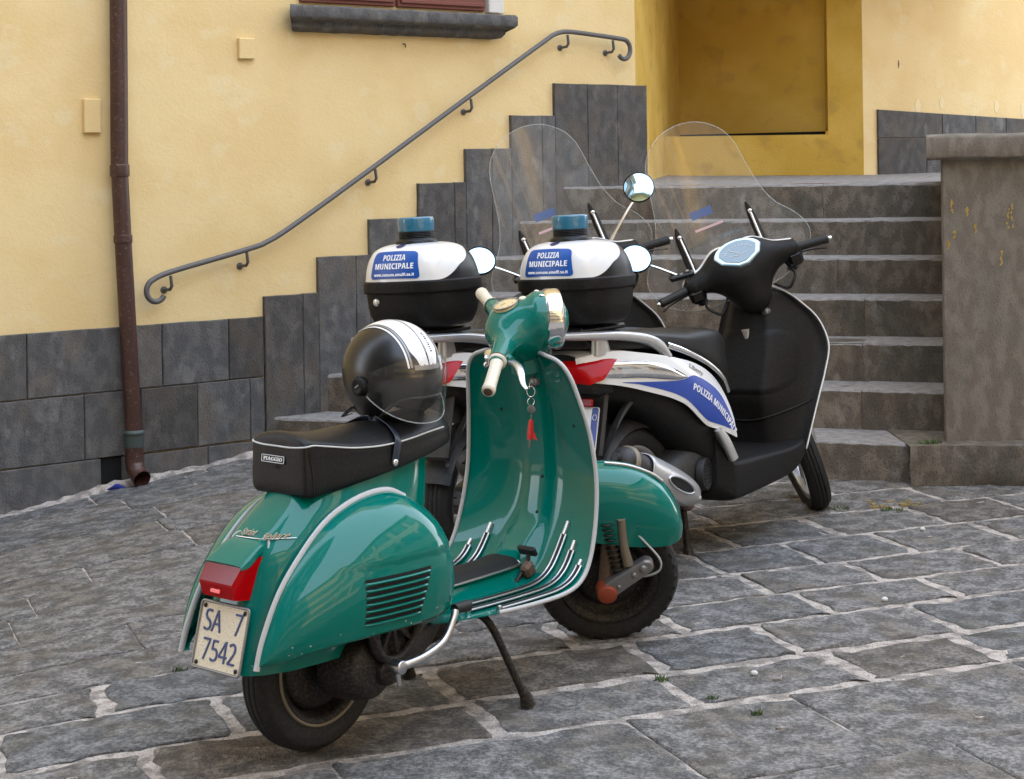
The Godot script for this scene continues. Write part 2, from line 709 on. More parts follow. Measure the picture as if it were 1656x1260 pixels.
	var grime := picture(512, [spots, specks], func(q):
		return (Color(0.012, 0.011, 0.010).lerp(Color(0.055, 0.04, 0.028), ramp(q[0], 0.45, 0.8))) * (0.7 + 0.6 * q[1]))
	surfaced("greasy_metal", grime, 0.3, 0.55, null, 0.0, Color.WHITE, false).metallic = 0.35
	surfaced("rusty_metal", picture(512, [spots, specks], func(q):
		return (Color(0.10, 0.085, 0.07).lerp(Color(0.13, 0.055, 0.022), ramp(q[0], 0.35, 0.7))) * (0.7 + 0.6 * q[1])), 0.25, 0.6, null, 0.0, Color.WHITE, false).metallic = 0.3
	var rubber_h := heights(512, [spots, specks], [0.4, 0.5])
	surfaced("tyre", picture(512, [spots, specks], func(q):
		return Color(0.006, 0.0057, 0.0054).lerp(Color(0.017, 0.0155, 0.014), ramp(q[0], 0.4, 0.85)) * (0.8 + 0.4 * q[1])), 0.4, 0.75, rubber_h, 0.05, Color.WHITE, false)
	plain("rubber", lin(0.006, 0.006, 0.006), 0.6)
	var vinyl := surfaced("vinyl", picture(512, [spots, specks], func(q):
		return Color(0.0045, 0.0042, 0.0042).lerp(Color(0.0085, 0.008, 0.0078), ramp(q[0], 0.3, 0.8))), 0.35, 0.42, rubber_h, 0.06, Color.WHITE, false)
	vinyl.metallic_specular = 0.38
	surfaced("black_plastic", picture(512, [spots, specks], func(q):
		return Color(0.0075, 0.0071, 0.007).lerp(Color(0.0125, 0.0118, 0.0112), ramp(q[0], 0.3, 0.8))), 0.4, 0.5, rubber_h, 0.02, Color.WHITE, false).metallic_specular = 0.3
	surfaced("grey_plastic", picture(512, [spots, specks], func(q):
		return Color(0.017, 0.016, 0.016).lerp(Color(0.027, 0.025, 0.024), ramp(q[0], 0.3, 0.8))), 0.4, 0.55, rubber_h, 0.03, Color.WHITE, false)
	var satin := plain("satin_black", lin(0.0045, 0.0042, 0.0042), 0.36)
	satin.metallic_specular = 0.38
	var hb := plain("helmet_black", lin(0.004, 0.0038, 0.0038), 0.3)
	hb.metallic_specular = 0.5
	var white := plain("white_paint", lin(0.72, 0.72, 0.71), 0.3)
	white.clearcoat_enabled = true
	white.clearcoat = 0.8
	white.clearcoat_roughness = 0.06
	var blue := plain("blue_film", lin(0.002, 0.045, 0.33), 0.3)
	blue.clearcoat_enabled = true
	blue.clearcoat = 0.4
	plain("label_blue", lin(0.004, 0.075, 0.34), 0.35)
	plain("lettering", lin(0.8, 0.8, 0.8), 0.5)
	plain("piping", lin(0.5, 0.5, 0.48), 0.5)
	plain("trim_grey", lin(0.42, 0.42, 0.41), 0.5)
	surfaced("cream_plastic", picture(512, [spots, specks], func(q):
		return Color(0.66, 0.6, 0.48).lerp(Color(0.52, 0.44, 0.31), ramp(q[0], 0.5, 0.85)) * (0.94 + 0.1 * q[1])), 0.2, 0.45, null, 0.0, Color.WHITE, false)
	surfaced("plate_cream", picture(512, [spots, specks], func(q):
		var c := Color(0.66, 0.58, 0.42).lerp(Color(0.42, 0.27, 0.12), ramp(q[0], 0.55, 0.85) * 0.75)
		return c * (0.92 + 0.12 * q[1])), 0.16, 0.5, null, 0.0, Color.WHITE, false)
	plain("plate_ink", lin(0.012, 0.03, 0.13), 0.5)
	surfaced("old_dial", picture(512, [spots, specks], func(q):
		return Color(0.56, 0.42, 0.2).lerp(Color(0.68, 0.55, 0.32), q[0])), 0.1, 0.35, null, 0.0, Color.WHITE, false)
	var red := plain("red_lens", lin(0.36, 0.002, 0.004), 0.12)
	red.metallic_specular = 0.3
	plain("red_lens_dark", lin(0.16, 0.002, 0.004), 0.14)
	plain("red_reflector", lin(0.85, 0.02, 0.01), 0.25)
	plain("red_plastic", lin(0.55, 0.012, 0.01), 0.4)
	plain("orange_cap", lin(0.24, 0.038, 0.012), 0.6)
	plain("strap", lin(0.012, 0.018, 0.032), 0.4)
	plain("navy", lin(0.01, 0.02, 0.1), 0.4)
	plain("mirror", lin(0.42, 0.60, 0.68), 0.02, 1.0)  # bluish tint puts the cyan of the reflected sky into the glass
	var pane := plain("clear_screen", Color(0.93, 0.95, 0.95, 0.055), 0.04)
	pane.transparency = BaseMaterial3D.TRANSPARENCY_ALPHA
	var visor := plain("visor", Color(0.5, 0.5, 0.48, 0.04), 0.03)
	visor.transparency = BaseMaterial3D.TRANSPARENCY_ALPHA
	var edge := plain("screen_edge", Color(0.8, 0.83, 0.82, 0.28), 0.3)
	edge.transparency = BaseMaterial3D.TRANSPARENCY_ALPHA
	var lamp := plain("clear_lens", Color(0.85, 0.88, 0.9, 0.18), 0.05)
	lamp.transparency = BaseMaterial3D.TRANSPARENCY_ALPHA
	var beacon := plain("beacon_blue", lin(0.0, 0.12, 0.21), 0.05)
	beacon.clearcoat_enabled = true
	plain("dash_face", lin(0.20, 0.27, 0.32), 0.12)  # blue-grey: sky reflected in the dial glass is put into the colour
	plain("dash_ring", lin(0.45, 0.6, 0.68), 0.2, 0.6)  # pale blue: the bezel colour carries the reflected sky
	plain("silver_paint", lin(0.52, 0.52, 0.52), 0.3, 0.7)
	plain("beige_metal", lin(0.20, 0.165, 0.115), 0.5, 0.3)
	plain("sticker_blue", Color(0.33, 0.46, 0.72, 0.6), 0.5).transparency = BaseMaterial3D.TRANSPARENCY_ALPHA
	plain("sticker_pink", lin(0.62, 0.42, 0.45), 0.5)
	plain("moss", lin(0.06, 0.10, 0.02), 0.9)
	plain("straw", lin(0.42, 0.34, 0.2), 0.9)
	plain("yellow_mark", lin(0.40, 0.27, 0.06), 0.9)
	plain("yellow_lichen", lin(0.27, 0.20, 0.075), 0.95)
	surfaced("cement", mortar, 0.7, 0.95, paving_h, 0.5, lin(0.62, 0.66, 0.70))
	surfaced("plaster_pale", plaster, 1.9, 0.9, plaster_h, 0.3, Color(1.0, 1.0, 1.0)).albedo_color = lin(1.0, 1.0, 1.0)
	M.plaster_pale.albedo_texture = null
	M.plaster_pale.albedo_color = lin(0.745, 0.60, 0.345)
	plain("pale_chip", lin(0.6, 0.58, 0.55), 0.9)
	plain("blue_rag", lin(0.02, 0.03, 0.25), 0.8)


func ground_y(x: float, d: float) -> float:
	# the square falls gently towards the left along the wall
	var k := -(x + 1.2) * 6.0
	var left := (log(1.0 + exp(k)) if k < 30.0 else k) / 6.0
	return 0.012 * (d - 4.8) - 0.13 * minf(left, 1.6)


func at(x: float, y: float, d: float) -> Vector3:
	# x right, y up, d metres away from the viewpoint
	return Vector3(x, y, -d)


const WALL_O := Vector3(-1.229, 0.0, -8.646)
const WALL_U := Vector3(0.796, 0.0, -0.605)
const WALL_N := Vector3(0.605, 0.0, 0.796)


func wall(u: float, y: float, n := 0.0) -> Vector3:
	# along the yellow wall, up, and out of it
	return WALL_O + WALL_U * u + Vector3.UP * y + WALL_N * n


func jag(a: Vector3, b: Vector3, step: float, amount: float, out: PackedVector3Array, side: Vector3) -> void:
	# from a to b (b left out) with an uneven line
	var m := maxi(1, int(a.distance_to(b) / step))
	for i in m:
		var p := a.lerp(b, float(i) / m)
		if i > 0:
			p += side * rng.randf_range(-amount, amount)
		out.append(p)


func build_ground() -> void:
	var g := G.new()
	var rows := []
	for i in 81:
		var r := PackedVector3Array()
		var d := -14.0 + i * 0.4
		for j in 81:
			var x := -14.0 + j * 0.35
			r.append(at(x, ground_y(x, d) - 0.0058, d))
		rows.append(r)
	g.grid(rows, false, Vector3.UP)
	var ground := struct("ground", g, M.mortar)
	var relief := FastNoiseLite.new()
	relief.seed = 77
	relief.frequency = 0.1
	relief.fractal_octaves = 3
	# paving: courses run along (0.928, 0.372); every slab is a piece of its own
	var along := Vector2(0.928, 0.372)
	var across := Vector2(-0.372, 0.928)
	var bounds := [2.66, 2.97, 3.28, 3.58, 4.09, 4.385, 4.715, 5.0, 5.295, 5.63, 5.985, 6.30, 6.62, 6.95, 7.25, 7.58, 7.9, 8.22, 8.55, 8.87, 9.2]
	var known := {
		2: [2.589, 1.75, 0.95], 3: [0.45, 1.139, 1.93, 2.42, 3.15], 4: [0.735, 1.602, 2.168, 2.711, 3.154, 3.75], 5: [0.986, 1.596, 2.224, 2.662, 3.223, 3.74],
		6: [0.71, 1.35, 2.089, 2.456, 2.98, 3.474, 3.95], 7: [1.1, 1.82, 2.3, 2.924, 3.359, 3.843, 4.2], 8: [0.9, 1.7, 2.35, 2.912, 3.3, 3.695, 4.15], 9: [1.25, 2.0, 2.62, 3.15, 3.6, 4.089, 4.5]}
	for k in bounds.size() - 1:
		var joints: Array = known.get(k, []).duplicate()
		joints.sort()
		if joints.is_empty():
			joints = [1.0 + rng.randf() * 0.5]
		while joints[0] > -1.6:
			joints.insert(0, joints[0] - rng.randf_range(0.5, 0.85))
		while joints[-1] < 5.6:
			joints.append(joints[-1] + rng.randf_range(0.42, 0.75))
		for i in joints.size() - 1:
			var c2: Vector2 = along * ((joints[i] + joints[i + 1]) * 0.5) + across * ((bounds[k] + bounds[k + 1]) * 0.5)
			if absf(c2.x) > 0.31 * c2.y + 0.75 or c2.y < 3.3 or c2.y > 9.4:
				continue
			var q := PackedVector3Array()
			var ends := [Vector2(joints[i], bounds[k]), Vector2(joints[i + 1], bounds[k]), Vector2(joints[i + 1], bounds[k + 1]), Vector2(joints[i], bounds[k + 1])]
			var centre := Vector2((joints[i] + joints[i + 1]) * 0.5, (bounds[k] + bounds[k + 1]) * 0.5)
			for e in 4:
				var a: Vector2 = ends[e]
				var b: Vector2 = ends[(e + 1) % 4]
				var wide := 0.0
				# wide pale joints run through the middle of the square; elsewhere the slabs lie close
				var m := (along * ((a.x + b.x) * 0.5) + across * ((a.y + b.y) * 0.5))
				var s := (a.x + b.x) * 0.5
				var t := (a.y + b.y) * 0.5
				if t > 4.0 and t < 4.95 and s > 0.3:
					wide = 0.023
				elif t >= 4.95 and s > 2.05:
					wide = 0.018
				elif s > 3.0 and t > 3.9 or (t < 4.95 and t > 3.95) or (t < 5.1 and s < 0.8):
					wide = 0.013
				else:
					wide = 0.002
					if t < 4.0 and e % 2 == 0 and rng.randf() < 0.35:
						wide = 0.008
				wide *= rng.randf_range(0.75, 1.15)
				var inward := (centre - (a + b) * 0.5)
				var side := Vector2(0, signf(inward.y)) if e % 2 == 0 else Vector2(signf(inward.x), 0)
				var count := maxi(2, int(a.distance_to(b) / 0.042))
				var rough := 0.0085 if wide > 0.006 else 0.003
				for f in count:
					var p := a.lerp(b, (f + 0.12 if f == 0 else f) / float(count)) + side * (wide + rng.randf_range(-rough, rough))
					if f == 0:
						p += (side + (b - a).normalized()) * rng.randf_range(0.0, 0.012 if wide > 0.006 else 0.002)
					p = p.clamp(Vector2(joints[i] + 0.001, bounds[k] + 0.001), Vector2(joints[i + 1] - 0.001, bounds[k + 1] - 0.001))
					var w := along * p.x + across * p.y
					q.append(at(w.x, 0.0, w.y))
			var lift := rng.randf_range(-0.002, 0.003)
			var tilt := Vector2(rng.randf_range(-0.006, 0.006), rng.randf_range(-0.006, 0.006))
			var h := func(p: Vector3) -> Vector3:
				p.y = ground_y(p.x, -p.z) + lift + tilt.dot(Vector2(p.x, -p.z) - c2)
				return p
			# top: a slightly domed fan of rings so that the slab is not a flat tile
			var mid := Vector3(c2.x, 0, -c2.y)
			var rim := []
			for ring in [[1.0, -0.02], [1.0, -0.0075], [0.988, -0.003], [0.965, -0.0005], [0.86, 0.0], [0.7, 0.0], [0.52, 0.0], [0.34, 0.0], [0.16, 0.0], [0.0, 0.0]]:
				var r := PackedVector3Array()
				for p in q:
					var w: Vector3 = h.call(mid.lerp(p, ring[0]))
					w.y += ring[1] + (relief.get_noise_2d(w.x * 60.0, w.z * 60.0) * 0.006 + relief.get_noise_2d(w.x * 210.0 + 50.0, w.z * 210.0) * 0.0026) * (1.0 if ring[0] < 0.99 else 0.3)
					r.append(w)
				rim.append(r)
			var sg := G.new()
			sg.grid(rim, true, Vector3.UP)
			part("paving_stone", sg, M["paving%d" % rng.randi_range(0, 7)], ground)


func build_steps() -> void:
	var stairs := thing("stone_staircase", "broad flight of worn brown stone steps rising to a landing", "staircase")
	var left := []
	var right := []
	var high := []
	for k in 8:
		left.append(WALL_O + WALL_U * ((6 - k) * 0.311))
		var d := 9.4 - 0.31 * k
		right.append(at(0.2477 * d + (0.0 if k < 6 else -0.13), 0, d))
		high.append(1.31 - 0.185 * k)
	var splits := [[0.22, 0.47, 0.70], [0.30, 0.52, 0.83], [0.27, 0.58, 0.79], [0.35, 0.62, 0.86], [0.24, 0.50, 0.87], [0.31, 0.66, 0.88], [0.36, 0.71, 0.80]]
	for k in 7:
		var a: Vector3 = left[k]
		var b: Vector3 = right[k]
		var a2: Vector3 = left[k - 1] if k else a + WALL_U * 0.4
		var b2: Vector3 = right[k - 1] if k else b + at(0.1, 0, 0.4)
		var top: float = high[k]
		var step := Node3D.new()
		step.name = numbered("step", stairs)
		stairs.add_child(step, true)
		var cuts: Array = [0.0] + splits[k] + [1.0]
		var gj := G.new()
		var bk := (a2 - a).normalized() * 0.004
		var drop: float = -(top + 0.25) if k == 6 else high[k + 1] - top - 0.01
		gj.grid([PackedVector3Array([a + bk + Vector3.UP * (top - 0.006), b + bk + Vector3.UP * (top - 0.006)]), PackedVector3Array([a + bk + Vector3.UP * (top + drop), b + bk + Vector3.UP * (top + drop)])], false, a - a2)
		gj.grid([PackedVector3Array([a + bk + Vector3.UP * (top - 0.006), b + bk + Vector3.UP * (top - 0.006)]), PackedVector3Array([a2 + Vector3.UP * (top - 0.006), b2 + Vector3.UP * (top - 0.006)])], false, Vector3.UP)
		part("joint_backing", gj, M.tuff0, step)  # sheet added behind the joints to stop light leaking through
		for i in cuts.size() - 1:
			var f0: float = cuts[i]
			var f1: float = cuts[i + 1]
			var gap := 0.0018
			var p := a.lerp(b, f0) + (b - a).normalized() * gap
			var q := a.lerp(b, f1) - (b - a).normalized() * gap
			var q2 := a2.lerp(b2, f1) - (b - a).normalized() * gap
			var p2 := a2.lerp(b2, f0) + (b - a).normalized() * gap
			var back := (p2 - p).normalized() * 0.03
			var dy := rng.randf_range(-0.003, 0.002)
			var low: float = -0.14 if k == 6 else high[k + 1] - top - 0.01
			if k == 6:
				low = -(top + 0.25)
			var front := PackedVector3Array()
			# rounded, worn nosing: a strip profile swept from p to q
			var n := 14
			var rows := []
			var wear := rng.randf() * 6.0
			for j in n + 1:
				var s := float(j) / n
				var o := p.lerp(q, s) + Vector3.UP * (top + dy)
				var inn := (p2.lerp(q2, s) - p.lerp(q, s))
				var dir := inn.normalized()
				var w := 0.006 * sin(s * 5.0 + wear) * sin(s * 2.3 + wear) + rng.randf_range(-0.0012, 0.0012)
				var r := 0.012 + rng.randf_range(-0.003, 0.003)
				rows.append(PackedVector3Array([
					o + Vector3.UP * low, o - Vector3.UP * (r + 0.03), o - Vector3.UP * r + dir * 0.0, o - Vector3.UP * r * 0.3 + dir * r * 0.3 + Vector3.UP * w * 0.3, o + dir * r + Vector3.UP * w * 0.5,
					o + inn * 0.5 + Vector3.UP * (w * 0.6 - 0.002), o + inn + dir * 0.03]))
			var g := G.new()
			var lower := []
			var upper := []
			for r in rows:
				lower.append(r.slice(0, 3))
				upper.append(r.slice(2, 7))
			var face := (p - p2).normalized()
			g.grid(lower, false, face)
			var riser := part("riser_stone", g, M["tuff%d" % rng.randi_range(0, 5)], step)
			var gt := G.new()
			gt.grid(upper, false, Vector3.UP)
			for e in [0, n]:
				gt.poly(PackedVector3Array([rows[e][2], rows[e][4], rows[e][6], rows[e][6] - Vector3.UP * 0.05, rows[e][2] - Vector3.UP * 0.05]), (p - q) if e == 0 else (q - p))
			part("tread_stone", gt, M.skylit_worn_stone, step)
	# landing behind the top step
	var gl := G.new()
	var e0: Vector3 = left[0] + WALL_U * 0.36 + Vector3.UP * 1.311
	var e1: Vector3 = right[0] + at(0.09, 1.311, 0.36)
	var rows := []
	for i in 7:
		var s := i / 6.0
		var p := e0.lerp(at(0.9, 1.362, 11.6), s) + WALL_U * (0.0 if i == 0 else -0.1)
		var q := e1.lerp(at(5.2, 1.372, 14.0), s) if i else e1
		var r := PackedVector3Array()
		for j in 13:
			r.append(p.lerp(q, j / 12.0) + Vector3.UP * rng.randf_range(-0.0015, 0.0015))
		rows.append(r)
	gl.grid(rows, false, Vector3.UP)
	struct("landing", gl, M.skylit_worn_stone)

	# pier and the ledge of rough stone it stands on
	var pier := thing("stone_pier", "square stone pier with a thick overhanging cap slab beside the steps", "pier")
	var face := at(1.0, 0, 0.03).normalized()
	var deep := at(0.2477, 0, 1.0).normalized()
	var base := at(1.873, 0.203, 7.57)
	var gp := G.new()
	var prows := []
	for i in 15:
		var y := 1.235 * i / 14.0
		var r := PackedVector3Array()
		r.append(base + deep * 2.3 + Vector3.UP * y)
		r.append(base + deep * 0.025 + Vector3.UP * y + face * rng.randf_range(0.0, 0.003))
		for j in 12:
			var s := 0.012 + 1.6 * j / 11.0
			r.append(base + face * s + Vector3.UP * y - deep * rng.randf_range(0.0, 0.002))
		prows.append(r)
	gp.grid(prows, false, -deep)
	part("shaft", gp, M.pier_stone, pier)
	var gc := G.new()
	var crow := []
	var c0 := base + Vector3.UP * 1.235 - deep * 0.07 - face * 0.06
	for j in 16:
		var s := 1.7 * j / 15.0
		var w := rng.randf_range(-0.004, 0.004)
		var o := c0 + face * s + Vector3.UP * w
		var h := 0.112
		crow.append(PackedVector3Array([o + deep * 0.3, o + deep * 0.02, o + Vector3.UP * 0.015, o + Vector3.UP * (h - 0.02), o + deep * 0.02 + Vector3.UP * h, o + deep * 0.3 + Vector3.UP * h, o + deep * 2.4 + Vector3.UP * h]))
	gc.grid(crow, false, -deep + Vector3.UP)
	gc.poly(crow[0], -face)
	part("cap_slab", gc, M.pier_stone, pier)
	var gb := G.new()
	var brow := []
	var lo := at(1.70, 0.0, 7.47)
	var bd := at(1, 0, -0.08).normalized()
	for i in 9:
		var y := -0.12 + 0.325 * i / 8.0
		var r := PackedVector3Array()
		for j in 30:
			var rough := 0.022 * (1.0 - absf(i / 8.0 - 0.3))
			r.append(lo + bd * (1.9 * j / 29.0) + Vector3.UP * y + at(0, 0, -1) * rng.randf_range(-rough, rough) + Vector3.UP * (rng.randf_range(-0.004, 0.004)))
		brow.append(r)
	var tr := PackedVector3Array()
	for j in 30:
		tr.append(lo + bd * (1.9 * j / 29.0) + at(0, 0.206, 0.5))
	gb.grid(brow, false, at(0, 0, -1))
	gb.grid([brow[8], tr], false, Vector3.UP)
	part("rubble_base", gb, M.tuff2, pier, "rough crumbling rubble footing of the pier")


func wall_block(g: G, u0: float, u1: float, y0: float, y1: float, n: float, rough := 0.0015) -> void:
	# a stone slab set on the wall, its arrises worn
	var p := PackedVector3Array()
	var up := WALL_U
	jag(wall(u0, y0, n), wall(u1, y0, n), 0.07, rough, p, Vector3.UP)
	jag(wall(u1, y0, n), wall(u1, y1, n), 0.07, rough, p, up)
	jag(wall(u1, y1, n), wall(u0, y1, n), 0.07, rough, p, Vector3.UP)
	jag(wall(u0, y1, n), wall(u0, y0, n), 0.07, rough, p, up)
	g.prism(p, -WALL_N * 0.06, 0.0035)


func build_walls() -> void:
	var house := thing("yellow_house", "yellow plastered house wall with dark stone plinth stepping up beside the stairs", "building")
	var g := G.new()
	# front wall sheet, its end at the recess, and the side wall that runs into the recess
	var rows := []
	for i in 25:
		var y := -0.6 + 12.6 * i / 24.0
		var r := PackedVector3Array()
		for j in 30:
			r.append(wall(-6.0 + 8.46 * j / 29.0, y))
		r.append(wall(2.46, y) + WALL_U * 0.0)
		rows.append(r)
	g.grid(rows, false, WALL_N)
	var corner := wall(2.46, 0)
	var inner := at(1.25, 0, 12.45)
	var sw := []
	for i in 10:
		var y := 1.2 + 10.8 * i / 9.0
		var r := PackedVector3Array()
		for j in 10:
			r.append(corner.lerp(inner, j / 9.0) + Vector3.UP * y)
		sw.append(r)
	part("plaster_wall", g, M.plaster, house)
	var gs := G.new()
	gs.grid(sw, false, at(1, 0, -0.3))
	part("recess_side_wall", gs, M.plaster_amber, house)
	# plinth: three courses of slabs, the lowest running out where the ground rises
	var plinth := Node3D.new()
	plinth.name = "plinth"
	house.add_child(plinth)
	var courses := [[0.405, 0.70, [-2.6, -1.9, -1.256, -0.585, -0.229, -0.034]], [0.098, 0.402, [-2.5, -1.7, -0.984, -0.70, -0.404, -0.116, -0.034]], [-0.34, 0.095, [-2.4, -1.55, -0.905]], [-0.3, 0.092, [-0.80, -0.35, -0.034]]]
	for c in courses:
		for i in c[2].size() - 1:
			var gb := G.new()
			wall_block(gb, c[2][i] + 0.002, c[2][i + 1] - 0.002, c[0] + 0.0015, c[1] + (0.004 if c[1] > 0.5 else 0.0), 0.02 + rng.randf_range(-0.002, 0.002))
			part("plinth_stone", gb, M["lava%d" % rng.randi_range(0, 5)], plinth)
	# slabs climbing with the steps
	var inner_cut := [0.2195, 0.2255, 0.20, 0.233, 0.175, 0.218]
	for k in 7:
		var u0 := -0.03 + 0.311 * k
		var u1 := u0 + 0.311 if k < 6 else 2.53
		var y1 := 0.803 + 0.182 * k
		var y0 := -0.03 + 0.185 * k if k < 6 else 1.06
		var cuts: Array = [u0, u0 + inner_cut[k], u1] if k < 6 else [u0, 2.075, 2.30, u1]
		for i in cuts.size() - 1:
			var gb := G.new()
			wall_block(gb, cuts[i] + 0.0008, cuts[i + 1] - 0.0008, y0, y1 + rng.randf_range(-0.002, 0.002), 0.022 + 0.0015 * (i % 2) + rng.randf_range(0, 0.001), 0.0015)
			part("plinth_stone", gb, M["lava%d" % ((k * 2 + 1) % 6)], plinth)
	var gd := G.new()
	gd.grid([PackedVector3Array([wall(-0.91, -0.2, 0.004), wall(-0.79, -0.2, 0.004)]), PackedVector3Array([wall(-0.91, 0.1, 0.004), wall(-0.79, 0.1, 0.004)])], false, WALL_N)
	part("drain_hole", gd, M.dark, house, "dark broken hole in the plinth behind the pipe outlet")
	# mortar fillet where the wall meets the paving
	var gf := G.new()
	var fr := []
	for i in 60:
		var u := -2.4 + 2.42 * i / 59.0
		var p := wall(u, 0, 0.022)
		var y := ground_y(p.x, -p.z)
		var w := 0.055 + 0.03 * sin(u * 9.0) * sin(u * 4.1) + rng.randf_range(-0.012, 0.012)
		var h := 0.022 + 0.012 * sin(u * 7.0 + 1.0) + rng.randf_range(-0.006, 0.006)
		fr.append(PackedVector3Array([wall(u, y + h, 0.0225), wall(u, y + h * 0.8, 0.032), wall(u, y + h * 0.3, 0.03 + w * 0.6), wall(u, y - 0.002, 0.03 + w)]))
	gf.grid(fr, false, WALL_N + Vector3.UP)
	part("mortar_fillet", gf, M.mortar, house)

	# window: moulded stone sill, shutters, painted reveal
	var sill := G.new()
	var prof := [[0.0, 2.13], [0.05, 2.135], [0.07, 2.155], [0.075, 2.178], [0.115, 2.185], [0.13, 2.20], [0.13, 2.245], [0.12, 2.256], [-0.06, 2.262]]
	var prow := []
	for i in 26:
		var s := i / 25.0
		var u := lerpf(0.075, 1.50, s)
		var trim := 0.0
		var r := PackedVector3Array()
		for q in prof:
			var inset: float = (0.13 - q[0]) * 0.7
			var uu := lerpf(0.075 + inset, 1.50 - inset, s)
			r.append(wall(uu, q[1] + rng.randf_range(-0.002, 0.002), q[0] + rng.randf_range(-0.0015, 0.0015)))
		prow.append(r)
	sill.grid(prow, false, WALL_N)
	sill.poly(prow[0], -WALL_U)
	sill.poly(prow[25], WALL_U)
	part("window_sill", sill, M.lava5, house, "weathered moulded stone window sill with a chipped left corner")
	var win := G.new()
	for k in 2:
		var u0 := 0.20 + k * 0.585
		win.box(wall(u0 + 0.285, 2.75, 0.012), Vector3(0.57, 0.94, 0.03), Basis(WALL_U, Vector3.UP, WALL_N), 0.004)
		win.box(wall(u0 + 0.285, 2.335, 0.03), Vector3(0.55, 0.05, 0.012), Basis(WALL_U, Vector3.UP, WALL_N), 0.004)
		win.box(wall(u0 + 0.285, 2.31 + 0.0, 0.035), Vector3(0.54, 0.02, 0.012), Basis(WALL_U, Vector3.UP, WALL_N), 0.003)
	part("window_shutter", win, M.shutter, house)
	var rev := G.new()
	rev.box(wall(1.405, 2.75, 0.02), Vector3(0.07, 0.96, 0.05), Basis(WALL_U, Vector3.UP, WALL_N), 0.006)
	rev.box(wall(1.465, 2.75, 0.012), Vector3(0.04, 0.96, 0.03), Basis(WALL_U, Vector3.UP, WALL_N), 0.005)
	part("window_reveal", rev, M.reveal, house)
	for b in [[-0.108, 2.035, 0.088, 0.104], [-0.923, 1.697, 0.085, 0.16]]:
		var gb := G.new()
		gb.box(wall(b[0], b[1], 0.008), Vector3(b[2], b[3], 0.03), Basis(WALL_U, Vector3.UP, WALL_N), 0.004)
		part("junction_cover", gb, M.plaster, house)

	# the far house: recess with a blind niche, and the wing right of it
	var far := thing("yellow_house", "far yellow house front with an amber shaded recess and blind niche above the landing", "building")
	var d0 := 11.4
	var x0 := 1.00
	var x1 := 2.317
	var n0 := 1.03
	var n1 := 2.085
	var yb := 1.633
	var ga := G.new()
	var quad := func(gg: G, a: Vector3, b: Vector3, c: Vector3, d: Vector3, out: Vector3, m := 8) -> void:
		var rr := []
		for i in m + 1:
			var r := PackedVector3Array()
			for j in m + 1:
				r.append(a.lerp(b, j / float(m)).lerp(d.lerp(c, j / float(m)), i / float(m)))
			rr.append(r)
		gg.grid(rr, false, out)
	var front := at(0, 0, -1)
	quad.call(ga, at(x0, 1.25, d0), at(x1, 1.25, d0), at(x1, yb - 0.022, d0), at(x0, yb - 0.022, d0), front)
	quad.call(ga, at(n1, yb - 0.022, d0), at(x1, yb - 0.022, d0), at(x1, 4.2, d0), at(n1, 4.2, d0), front)
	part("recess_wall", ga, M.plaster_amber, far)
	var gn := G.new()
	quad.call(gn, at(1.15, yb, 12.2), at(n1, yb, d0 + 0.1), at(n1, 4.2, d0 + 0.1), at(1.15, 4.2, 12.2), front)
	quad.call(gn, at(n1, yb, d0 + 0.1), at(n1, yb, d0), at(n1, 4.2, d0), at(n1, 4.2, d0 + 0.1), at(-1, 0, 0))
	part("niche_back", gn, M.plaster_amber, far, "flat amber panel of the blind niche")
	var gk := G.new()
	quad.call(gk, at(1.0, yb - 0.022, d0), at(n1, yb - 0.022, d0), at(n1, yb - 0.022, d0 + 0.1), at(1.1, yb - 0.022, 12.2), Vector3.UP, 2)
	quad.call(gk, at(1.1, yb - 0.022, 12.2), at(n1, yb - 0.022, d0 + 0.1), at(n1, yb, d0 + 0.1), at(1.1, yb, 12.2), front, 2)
	part("niche_shadow_line", gk, M.dark, far)  # dark strip added to paint the shadow line under the niche
	var gq := G.new()
	quad.call(gq, at(0.6, 1.0, 12.7), at(3.2, 1.0, 12.7), at(3.2, 4.4, 12.7), at(0.6, 4.4, 12.7), front, 2)
	part("leak_backing", gq, M.plaster_amber, far)  # backing sheet added to close a gap where sky leaked in
	# lintel block that roofs the recess over and shades it (above the picture)
	var gr := G.new()
	gr.box(at(1.6, 8.1, 11.3), Vector3(3.4, 10.2, 1.9), Basis.IDENTITY, 0.01)
	part("upper_wall", gr, M.plaster, far)
	var gw := G.new()
	var wo := at(x1, 0, d0)
	quad.call(gw, wo + Vector3.UP * 1.25, wo + WALL_U * 7.0 + Vector3.UP * 1.25, wo + WALL_U * 7.0 + Vector3.UP * 12.0, wo + Vector3.UP * 12.0, WALL_N, 20)
	part("plaster_wall", gw, M.plaster, far)
	var pl := Node3D.new()
	pl.name = "plinth"
	far.add_child(pl)
	var cut := [0.13, 0.62, 0.98, 1.32, 1.8, 2.4]
